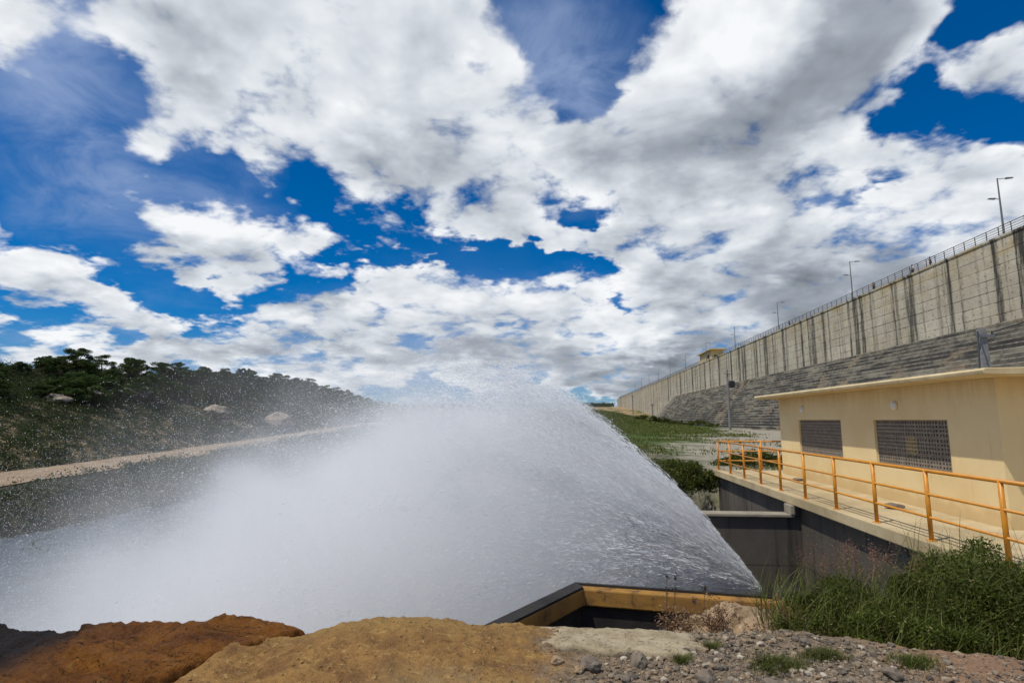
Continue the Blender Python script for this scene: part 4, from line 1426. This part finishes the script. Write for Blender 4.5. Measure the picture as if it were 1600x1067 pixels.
# green tufts on the gravel
for k, (x, y, s, lab) in enumerate([(1.42, 4.32, .16, 'bright green tuft of weeds in the middle of the gravel'), (1.78, 4.45, .13, 'green tuft of weeds right of the middle one'),
                                    (1.05, 4.62, .06, 'small green sprig behind the crust of mortar'), (2.3, 4.33, .12, 'olive dry tuft left of the pinkish earth'), (.78, 4.36, .05, 'tiny green sprig beside the largest stone')]):
    t = thing('weed_tuft', lab, 'weed', (x, y, on_bank(x, y)), 'weed tufts on the gravel')
    n = int(900 * s / .1)
    B = np.stack([x + rg.normal(0, s * .55, n), y + rg.normal(0, s * .4, n)], 1)
    B = np.concatenate([B, bank(B[:, 0], B[:, 1])[:, None]], 1)
    V, F = blade_strips(B, rg.uniform(.015, .075, n) * (1 + s), rg.uniform(.2, 1.4, n), rg.uniform(.002, .005, n), rg)
    mesh_np('blade', V, F, M['grass'], t)

# dry brown weeds among the boulders; thin dark seed heads above the coping
for k, (x, y, z, s, lab) in enumerate([(1.35, 5.85, -1.95, .30, 'dry brown weed between the boulders below the coping'), (2.05, 5.9, -1.88, .28, 'dry reddish weed on the flat tan boulder'),
                                       (1.0, 5.7, -1.95, .26, 'dry grey weed before the dark recess'), (1.75, 5.55, -1.98, .22, 'low dry weed on the cracked boulder')]):
    t = thing('dry_weed', lab, 'weed', (x, y, z), 'dry weeds under the coping')
    b = MB()
    tips = []
    for q in range(34):
        a = rg.uniform(0, 6.28); L = s * rg.uniform(.5, 1.1); e_ = rg.uniform(.5, 1.4)
        p0 = np.array([x + rg.normal(0, .08), y + rg.normal(0, .05), z - .05])
        p1 = p0 + L * .5 * np.array([cos(a) * cos(e_), sin(a) * cos(e_), sin(e_)]); p2 = p1 + L * .5 * np.array([cos(a + .6) * cos(e_ * .8), sin(a + .6) * cos(e_ * .8), sin(e_ * .8)])
        b.tube([p0, p1, p2], [.004, .003, .0015], 3); tips += [p1, p2, (p1 + p2) / 2]
    b.build('stem', M['dry'], t)
    P = np.repeat(np.array(tips), 9, 0) + rg.normal(0, .022, (len(tips) * 9, 3))
    V, F = leaf_quads(P, rg.uniform(.012, .032, len(P)), .2, .5, rg)
    mesh_np('foliage', V, F, M['dry'], t)
for k, (x, h) in enumerate([(1.02, .40), (1.12, .42), (1.10, .29), (1.02, .27), (1.42, .30), (1.30, .16)]):
    t = thing('seed_stalk', ['thin dark seed stalk, taller left one above the coping', 'thin dark seed stalk, taller right one above the coping', 'short dark seed stalk beside the tall pair', 'shortest dark seed stalk left of the pair',
                             'single dark seed stalk standing right of the pair', 'tiny seed stalk against the ochre band'][k], 'weed', (x, 6.6, -2.35), 'seed stalks before the ochre coping')
    tp = np.array([x + .03, 6.6, -1.98 + h - .13])
    b = MB(); b.tube([(x - .02, 6.6, -2.6), (x, 6.6, -2.2), tuple(tp)], [.004, .0035, .003], 4); b.build('stem', M['dry'], t)
    P = tp + rg.normal(0, 1, (26, 3)) * np.array([.012, .012, .022])
    V, F = leaf_quads(P, rg.uniform(.015, .035, 26), 0, .4, rg); mesh_np('seed_head', V, F, M['wet_dark'], t)

# dark bushes at the far end of the walkway and along the foot of the dam
for k, (x, y, z, r_, h_, lab) in enumerate([(4.6, 25.6, -2.9, 1.7, 1.3, 'dark green bush at the far corner of the walkway'), (2.6, 27.2, -3.3, 1.9, 1.3, 'dark green bush left of the walkway corner'),
                                            (3.8, 31, -2.9, 2.0, 1.1, 'green bush behind the corner bushes'), (1.0, 31, -3.9, 2.2, 1.5, 'dark bush hanging over the gorge edge'),
                                            (8.5, 27.2, -2.2, 1.9, .7, 'low green bush behind the back railing'), (5.0, 24.9, -3.0, 1.2, 1.2, 'dark bush growing against the end of the retaining wall'), (3.4, 25.2, -3.8, 1.6, 1.6, 'dark bush hanging down the bank left of the retaining wall'),
                                            (1.8, 28.8, -3.9, 2.0, 1.5, 'dark bush lower on the bank left of the corner'), (11.5, 28.5, -2.2, 2.0, .7, 'low green bush behind the back railing near the house')]):
    shrub(lab, (x, y, z), (r_, r_ * .8, h_), 5200, .12, 'leaf_bush', 700 + k, 'bush', 'bushes by the far end of the walkway', 200, h_ * .9, stems=False)
for k in range(9):
    x = 22 + k * 3.1 + rg.uniform(-1, 1); y = 176 - k * 1.2 + rg.uniform(-4, 4)
    shrub('dark green bush on the grassy mound before the dam nose' if k < 4 else 'dark green bush at the foot of the stepped face', (x, y, float(terrain(x, y)) - .2), (rg.uniform(2.2, 3.4), 2.4, rg.uniform(1.2, 2.2)),
          1300, .36, 'leaf_bush', 720 + k, 'bush', 'bushes before the dam nose' if k < 4 else 'bushes at the foot of the stepped face', stems=False)


# ------------------------------------------------------------------ people on the crest
def person(label, loc, shirt, trousers, skin, face=pi, arms='rail'):
    t = thing('person', label, 'person', loc)
    L = Vector(loc); ca, sa = cos(face), sin(face)
    def W_(x, y, z): return (x * ca - y * sa + L.x, x * sa + y * ca + L.y, z + L.z)
    hand = [(.34, .20, 1.10), (.34, -.20, 1.10)] if arms == 'rail' else [(.10, .34, .80), (.22, -.16, 1.42)]
    J = {'pelvis': (0, 0, .95, .15), 'chest': (.02, 0, 1.28, .16), 'neck': (.03, 0, 1.48, .06), 'head': (.06, 0, 1.60, .10), 'top': (.05, 0, 1.70, .08),
         'hl': (0, .10, .88, .10), 'kl': (.03, .12, .48, .07), 'al': (-.01, .12, .08, .05), 'tl': (.14, .14, .03, .04),
         'hr': (0, -.10, .88, .10), 'kr': (.03, -.12, .48, .07), 'ar': (-.01, -.12, .08, .05), 'tr': (.14, -.14, .03, .04),
         'sl': (.02, .20, 1.40, .07), 'el': (.10, .27, 1.14, .05), 'wl': (*hand[0], .035), 'fl': (hand[0][0] + .08, hand[0][1], hand[0][2] + .01, .03),
         'sr': (.02, -.20, 1.40, .07), 'er': (.10, -.27, 1.14, .05), 'wr': (*hand[1], .035), 'fr': (hand[1][0] + .08, hand[1][1], hand[1][2] + .01, .03)}
    E_ = [('pelvis', 'chest'), ('chest', 'neck'), ('neck', 'head'), ('head', 'top'), ('pelvis', 'hl'), ('hl', 'kl'), ('kl', 'al'), ('al', 'tl'), ('pelvis', 'hr'), ('hr', 'kr'), ('kr', 'ar'), ('ar', 'tr'),
          ('chest', 'sl'), ('sl', 'el'), ('el', 'wl'), ('wl', 'fl'), ('chest', 'sr'), ('sr', 'er'), ('er', 'wr'), ('wr', 'fr')]

    def skin_part(name, keys, edges, grow, mat):
        me = bpy.data.meshes.new(name)
        me.from_pydata([Vector(W_(*J[k][:3])) - L for k in keys], [(keys.index(a), keys.index(c)) for a, c in edges], [])
        o = bpy.data.objects.new(name, me); COL.objects.link(o); o.parent = t
        me.materials.append(mat)
        sk = o.modifiers.new('skin', 'SKIN')
        for i, k in enumerate(keys):
            me.skin_vertices[0].data[i].radius = (J[k][3] + grow,) * 2
            me.skin_vertices[0].data[i].use_root = (i == 0)
        sb = o.modifiers.new('sub', 'SUBSURF'); sb.levels = 1; sb.render_levels = 1
        return o
    skin_part('body', list(J), E_, 0, skin)
    skin_part('shirt', ['pelvis', 'chest', 'neck', 'sl', 'el', 'sr', 'er'], [('pelvis', 'chest'), ('chest', 'neck'), ('chest', 'sl'), ('sl', 'el'), ('chest', 'sr'), ('sr', 'er')], .022, shirt)
    skin_part('trousers', ['pelvis', 'hl', 'kl', 'al', 'hr', 'kr', 'ar'], [('pelvis', 'hl'), ('hl', 'kl'), ('kl', 'al'), ('pelvis', 'hr'), ('hr', 'kr'), ('kr', 'ar')], .02, trousers)
    hv, hf = ICO[2]
    hv = hv * np.array([.125, .115, .115]); hv = hv[:, :]
    mesh_np('hair', np.array([W_(a + .03, b_, max(c, -.02) + 1.66) for a, b_, c in hv]), hf, M['black'], t, True)
    return t


def cloth(name, c):
    return mottled(name, c, tuple(q * .8 for q in c), 6, .9, 0)


skin = mottled('skin', (.30, .16, .09), (.26, .13, .08), 5, .6, 0)
PX = CRX + .45
person('person in a dark red top leaning at the crest railing', (PX, 100.6 + 1.0, CRZ + .0), cloth('red_cloth', (.16, .025, .025)), cloth('dark_cloth', (.03, .03, .035)), skin)
person('person in a white shirt and dark trousers at the crest railing', (PX, 90.4, CRZ + .0), cloth('white_cloth', (.72, .72, .74)), cloth('navy_cloth', (.03, .035, .05)), skin, pi + .4, 'free')
person('person in brown clothes with one arm raised at the crest railing', (PX, 86.0, CRZ + .0), cloth('brown_cloth', (.16, .07, .04)), cloth('tan_cloth', (.13, .07, .045)), skin, pi - .5, 'free')
person('person in dark clothes, farthest along the crest railing', (PX, 139.5, CRZ + .0), cloth('black_cloth', (.035, .035, .04)), cloth('grey_cloth', (.06, .06, .065)), skin)

# ------------------------------------------------------------------ the water jet
NZ = np.array([4.85, 15.4, -4.27])
jet = thing('water_jet', 'huge white fan of water and spray bursting from the outlet below the walkway', 'water jet', tuple(NZ))
b = MB(); b.tube([(6.4, 15.35, -4.62), (5.4, 15.4, -4.42), (4.98, 15.4, -4.32)], [.32, .30, .24], 24); b.build('outlet_pipe', M['wet_dark'], jet, True)
rg = np.random.default_rng(123)


def fly(el, az, v, k, g, T):
    """ballistic flight with drag, all droplets together"""
    n = len(el)
    x = np.zeros((n, 3)); w = np.stack([-np.cos(el) * np.cos(az), np.cos(el) * np.sin(az), np.sin(el)], 1) * v[:, None]
    N_ = 40; dt = (T / N_)[:, None]
    for _ in range(N_):
        sp = np.linalg.norm(w, axis=1)[:, None]
        a = -k[:, None] * sp * w; a[:, 2] -= g
        w = w + a * dt; x = x + w * dt
    return x + NZ, w


def cone(n, filaments):
    """directions in a hollow cone: axis 26 deg up, rim 31 deg off it"""
    nf = filaments
    off = np.radians(31) * np.sqrt(rg.random(nf) * .85 + .15) ** .8
    off = np.where(rg.random(nf) < .45, np.radians(30) + rg.normal(0, .012, nf), off)
    rot = rg.uniform(0, 2 * pi, nf)
    el = np.radians(22.8) + off * np.sin(rot); az = .12 + off * np.cos(rot) * 1.15
    f = rg.integers(0, nf, n)
    vv = 14.2 * (1 + rg.normal(0, .035, nf))[f]
    return el[f], az[f], vv


def drops(pos, vel, L, R):
    n = len(pos)
    d = vel / (np.linalg.norm(vel, axis=1)[:, None] + 1e-6)
    d = d + rg.normal(0, .12, (n, 3)); d /= np.linalg.norm(d, axis=1)[:, None]
    a = np.cross(d, rand_dirs(n, 0, rg)); a /= np.linalg.norm(a, axis=1)[:, None]
    c = np.cross(d, a)
    L = L[:, None]; R = R[:, None]
    V = np.stack([pos + d * L, pos - d * L * .5 + a * R, pos - d * L * .5 - .5 * a * R + .87 * c * R, pos - d * L * .5 - .5 * a * R - .87 * c * R], 1)
    b_ = (np.arange(n) * 4)[:, None]
    F = np.concatenate([b_ + np.array([[0, 1, 2]]), b_ + np.array([[0, 2, 3]]), b_ + np.array([[0, 3, 1]]), b_ + np.array([[1, 3, 2]])])
    return V.reshape(-1, 3), F


parts = []
# 1 the streaming cone
n = 230000
el, az, v = cone(n, 2600)
T = 1.5 * rg.random(n) ** .58 + .01
T = np.where((el > .62) & (T > .85), T * .55, T)      # the highest streams break up into mist before they fall
el = el + rg.normal(0, .010, n); az = az + rg.normal(0, .010, n)
k = np.abs(rg.normal(.018, .006, n))
p, w = fly(el, az, v, k, 9.81, T)
sig = .012 + .11 * T ** 1.3
p = p + rg.normal(0, 1, (n, 3)) * sig[:, None]
# clumps: shared gusts push the streams into surges
p = p + .28 * (T[:, None] ** 1.2) * np.stack([fbm2(p[:, 0] * .9, p[:, 1] * .9, 2, 3 + q, p[:, 2] * .9) for q in range(3)], 1)
parts.append(drops(p, w, .012 + .15 * np.exp(-T * 3.0) * rg.uniform(.5, 1.5, n), .0038 + .0040 * rg.random(n)))
# clots of white water riding on the outside of the cone
n = 85000
el, az, v = cone(n, 800)
T = 1.0 * rg.random(n) ** .65 + .02
el = el + rg.normal(0, .008, n); az = az * 1.08 + rg.normal(0, .008, n)
p, w = fly(el, az, v, np.abs(rg.normal(.018, .004, n)), 9.81, T)
p = p + rg.normal(0, 1, (n, 3)) * (.01 + .07 * T)[:, None]
p = p + .28 * (T[:, None] ** 1.2) * np.stack([fbm2(p[:, 0] * .9, p[:, 1] * .9, 2, 3 + q, p[:, 2] * .9) for q in range(3)], 1)
parts.append(drops(p, w, .02 + .28 * np.exp(-T * 2.6) * rg.uniform(.4, 1.5, n), .006 + .009 * rg.random(n) ** 2))
# torn clumps further out, where the streams break up
n = 150000
el, az, v = cone(n, 900)
T = .35 + 1.25 * rg.random(n)
az = .12 + (az - .12) * 1.12
p, w = fly(el, az, v * rg.uniform(.93, 1.03, n), np.abs(rg.normal(.022, .008, n)), 9.81, T)
p = p + rg.normal(0, 1, (n, 3)) * (.02 + .09 * T)[:, None]
kp = fbm2(p[:, 0] * 1.5, p[:, 1] * 1.5, 4, 27, p[:, 2] * 1.5, gain=.6) > rg.uniform(-.25, .75, n)
p, w, T = p[kp], w[kp], T[kp]; n = len(p)
parts.append(drops(p, w, .010 + .030 * rg.random(n) ** 2, .0055 + .008 * rg.random(n) ** 2))
# 2 the falling curtain and drifting drizzle to the left
n = 190000
el, az, v = cone(n, 1500)
T = rg.uniform(.9, 2.6, n)
p, w = fly(el, az, v * rg.uniform(.85, 1.12, n), np.abs(rg.normal(.03, .015, n)), 8.6, T)
p = p + rg.normal(0, 1, (n, 3)) * (.5 * T ** 1.2)[:, None] * np.array([1.2, 1.0, .8])
p[:, 0] -= rg.random(n) ** 2 * 4
parts.append(drops(p, w, .006 + .008 * rg.random(n), .0042 + .0035 * rg.random(n)))
# 3 fine specks thrown well out over the gorge
n = 90000
p = np.stack([rg.uniform(-24, 0, n), rg.uniform(10, 30, n), np.zeros(n)], 1)
hh = rg.random(n) ** 1.5 * 8.0
p[:, 2] = -8 + hh * np.interp(p[:, 0], [-24, -14, -5, 0], [.75, .9, 1.15, 1.2]) + .5 * fbm2(p[:, 0] * .5, p[:, 1] * .5, 3, 17)
parts.append(drops(p, rand_dirs(n, -1.5, rg), (.006 + .010 * rg.random(n) ** 3), .0042 + .006 * rg.random(n) ** 3))
# 4 bright drops flung towards the bank, in front of the mist
n = 26000
p = np.stack([rg.uniform(-12, 1.5, n), 7.2 + 4.5 * rg.random(n), -7.5 + 5.6 * rg.random(n) ** 1.6], 1)
p = p[fbm2(p[:, 0] * .8, p[:, 1] * .8, 3, 19, p[:, 2] * .8) > rg.uniform(-.7, .5, n)]
n = len(p)
parts.append(drops(p, rand_dirs(n, -1.0, rg), .005 + .010 * rg.random(n) ** 3, .004 + .006 * rg.random(n) ** 3))
V, F = join_np(parts)
keep = V.reshape(-1, 4, 3)[:, 0]
okd = (keep[:, 2] > -8.9) & (keep[:, 0] < 5.8) & (keep[:, 1] > 6.6) & ~((keep[:, 1] > 15.95) & (keep[:, 0] > 1.0) & (keep[:, 2] < -2.5))
okd &= keep[:, 2] < 4.6 + .36 * np.minimum(keep[:, 0], 0)
okd &= ~((keep[:, 1] < 8.6) & (keep[:, 0] > -1.2))
sel = np.where(okd)[0]
V = V.reshape(-1, 4, 3)[sel].reshape(-1, 3)
b_ = (np.arange(len(sel)) * 4)[:, None]
F = np.concatenate([b_ + np.array([[0, 1, 2]]), b_ + np.array([[0, 2, 3]]), b_ + np.array([[0, 3, 1]]), b_ + np.array([[1, 3, 2]])])
tag(mesh_np('droplets', V, F, M['drop'], jet), kind='stuff')


# 4 the mist body: a closed shell holding a volume that thins out towards its skin
def env_h(r):
    up = 1.52 * r - .078 * r * r
    down = 9.2 - .36 * r
    return np.where(r < 6.2, np.minimum(up, 6.5), np.minimum(up, np.maximum(down, .6)))


HP = []
for r in np.concatenate([np.linspace(.05, 2, 6), np.linspace(2.8, 24, 20)]):
    for ph in np.radians(np.linspace(-50, 58, 19)):
        x = NZ[0] - r * cos(ph); y = max(NZ[1] + r * sin(ph), 8.8)
        y = min(y, 27.0)
        HP.append((x, y, NZ[2] + float(env_h(np.array(r))) + .2 + .07 * r + 1.5 * float(sstep(4, 9, r))))
        HP.append((x, y, max(NZ[2] - .35 - r * .45, -8.6)))


def hull(P):
    import bmesh
    bm = bmesh.new()
    for p in P: bm.verts.new(p)
    r_ = bmesh.ops.convex_hull(bm, input=bm.verts)
    bmesh.ops.delete(bm, geom=list({g for g in r_['geom_interior'] + r_['geom_unused'] if isinstance(g, bmesh.types.BMVert)}), context='VERTS')
    bmesh.ops.recalc_face_normals(bm, faces=bm.faces)
    bm.verts.index_update()
    V = [tuple(v.co) for v in bm.verts]; F = [[v.index for v in f.verts] for f in bm.faces]
    bm.free()
    return V, F


V, F = hull(HP)
mm = bpy.data.materials.new('spray_mist'); mm.use_nodes = True
N = NT(mm.node_tree)
co = N.n('ShaderNodeTexCoord').outputs['Object']           # origin at the nozzle
x, y, z = N.xyz(co)
xb = N.m('MULTIPLY', x, -1.0)
r = N.m('SQRT', N.m('ADD', N.m('MULTIPLY', x, x), N.m('MULTIPLY', y, y)))
n1 = N.noise(co, .55, 2, .6)
slope = N.m('DIVIDE', N.m('ADD', z, N.m('MULTIPLY', N.m('MULTIPLY', r, r), .034)), N.m('ADD', r, .25))       # which stream of the fan a point lies on
n2 = N.noise(N.comb(N.m('MULTIPLY', slope, 9.0), N.m('MULTIPLY', N.m('DIVIDE', y, N.m('ADD', r, .25)), 9.0), N.m('MULTIPLY', r, .42)), 1.0, 3, .62)
up = N.m('SUBTRACT', N.m('MULTIPLY', r, 1.35), N.m('MULTIPLY', N.m('MULTIPLY', r, r), .078))
down = N.m('SUBTRACT', 9.2, N.m('MULTIPLY', r, .36))
env = N.m('SUBTRACT', N.m('MINIMUM', up, down), N.rng(r, 2.0, 7.0, 0.0, .55))
wob = N.m('MULTIPLY', N.m('SUBTRACT', n1, .5), N.m('MULTIPLY', r, .30))
gap = N.m('ADD', N.m('SUBTRACT', env, z), wob)             # metres below the top of the spray
soft = N.m('ADD', .15, N.m('MULTIPLY', r, .125))
f_top = N.rng(N.m('DIVIDE', gap, soft), 0.0, 1.5)
f_low = N.rng(N.m('ADD', z, N.m('MULTIPLY', r, .30)), -.5, .1)
f_low = N.m('MAXIMUM', f_low, N.rng(r, 6.0, 10.0))
az_ = N.m('DIVIDE', N.m('ABSOLUTE', N.m('SUBTRACT', y, N.m('MULTIPLY', r, .10))), N.m('ADD', r, .3))
f_side = N.rng(az_, N.rng(r, 2.0, 12.0, .58, .9), N.rng(r, 2.0, 12.0, .22, .5))
f_end = N.rng(N.m('ADD', r, N.m('MULTIPLY', n1, 4.0)), 25.5, 16.0)
thin = N.rng(r, .3, 5.5, 2.1, .78)
dn = N.m('MULTIPLY', N.m('MULTIPLY', N.m('MULTIPLY', f_top, f_low), N.m('MULTIPLY', f_side, f_end)), N.m('MULTIPLY', thin, N.rng(n2, .30, .68, .25, 1.7)))
fog = N.m('MULTIPLY', N.m('MULTIPLY', N.rng(z, 2.6, -2.5), N.rng(r, 3.0, 9.0)), N.m('MULTIPLY', f_end, .24))   # low drifting fog
veil = N.m('MULTIPLY', N.m('MULTIPLY', N.rng(N.m('SUBTRACT', N.m('ADD', env, 2.6), z), -.2, 3.0), N.rng(r, 4.0, 9.0)), N.m('MULTIPLY', f_end, .036))   # thin drift above the body
fog = N.m('ADD', fog, N.m('MULTIPLY', veil, N.rng(n1, .3, .65, .2, 1.6)))
dn = N.m('ADD', N.m('MULTIPLY', dn, .42), N.m('MULTIPLY', fog, N.rng(n1, .25, .7, .5, 1.2)))
pv = N.n('ShaderNodeVolumePrincipled')
N.put(pv.inputs['Color'], (.985, .983, .978, 1)); N.put(pv.inputs['Density'], dn); N.put(pv.inputs['Anisotropy'], .15)
N.link(pv.outputs[0], N.n('ShaderNodeOutputMaterial').inputs['Volume'])
fix(mesh_np('spray_mist', V, F, mm, jet))
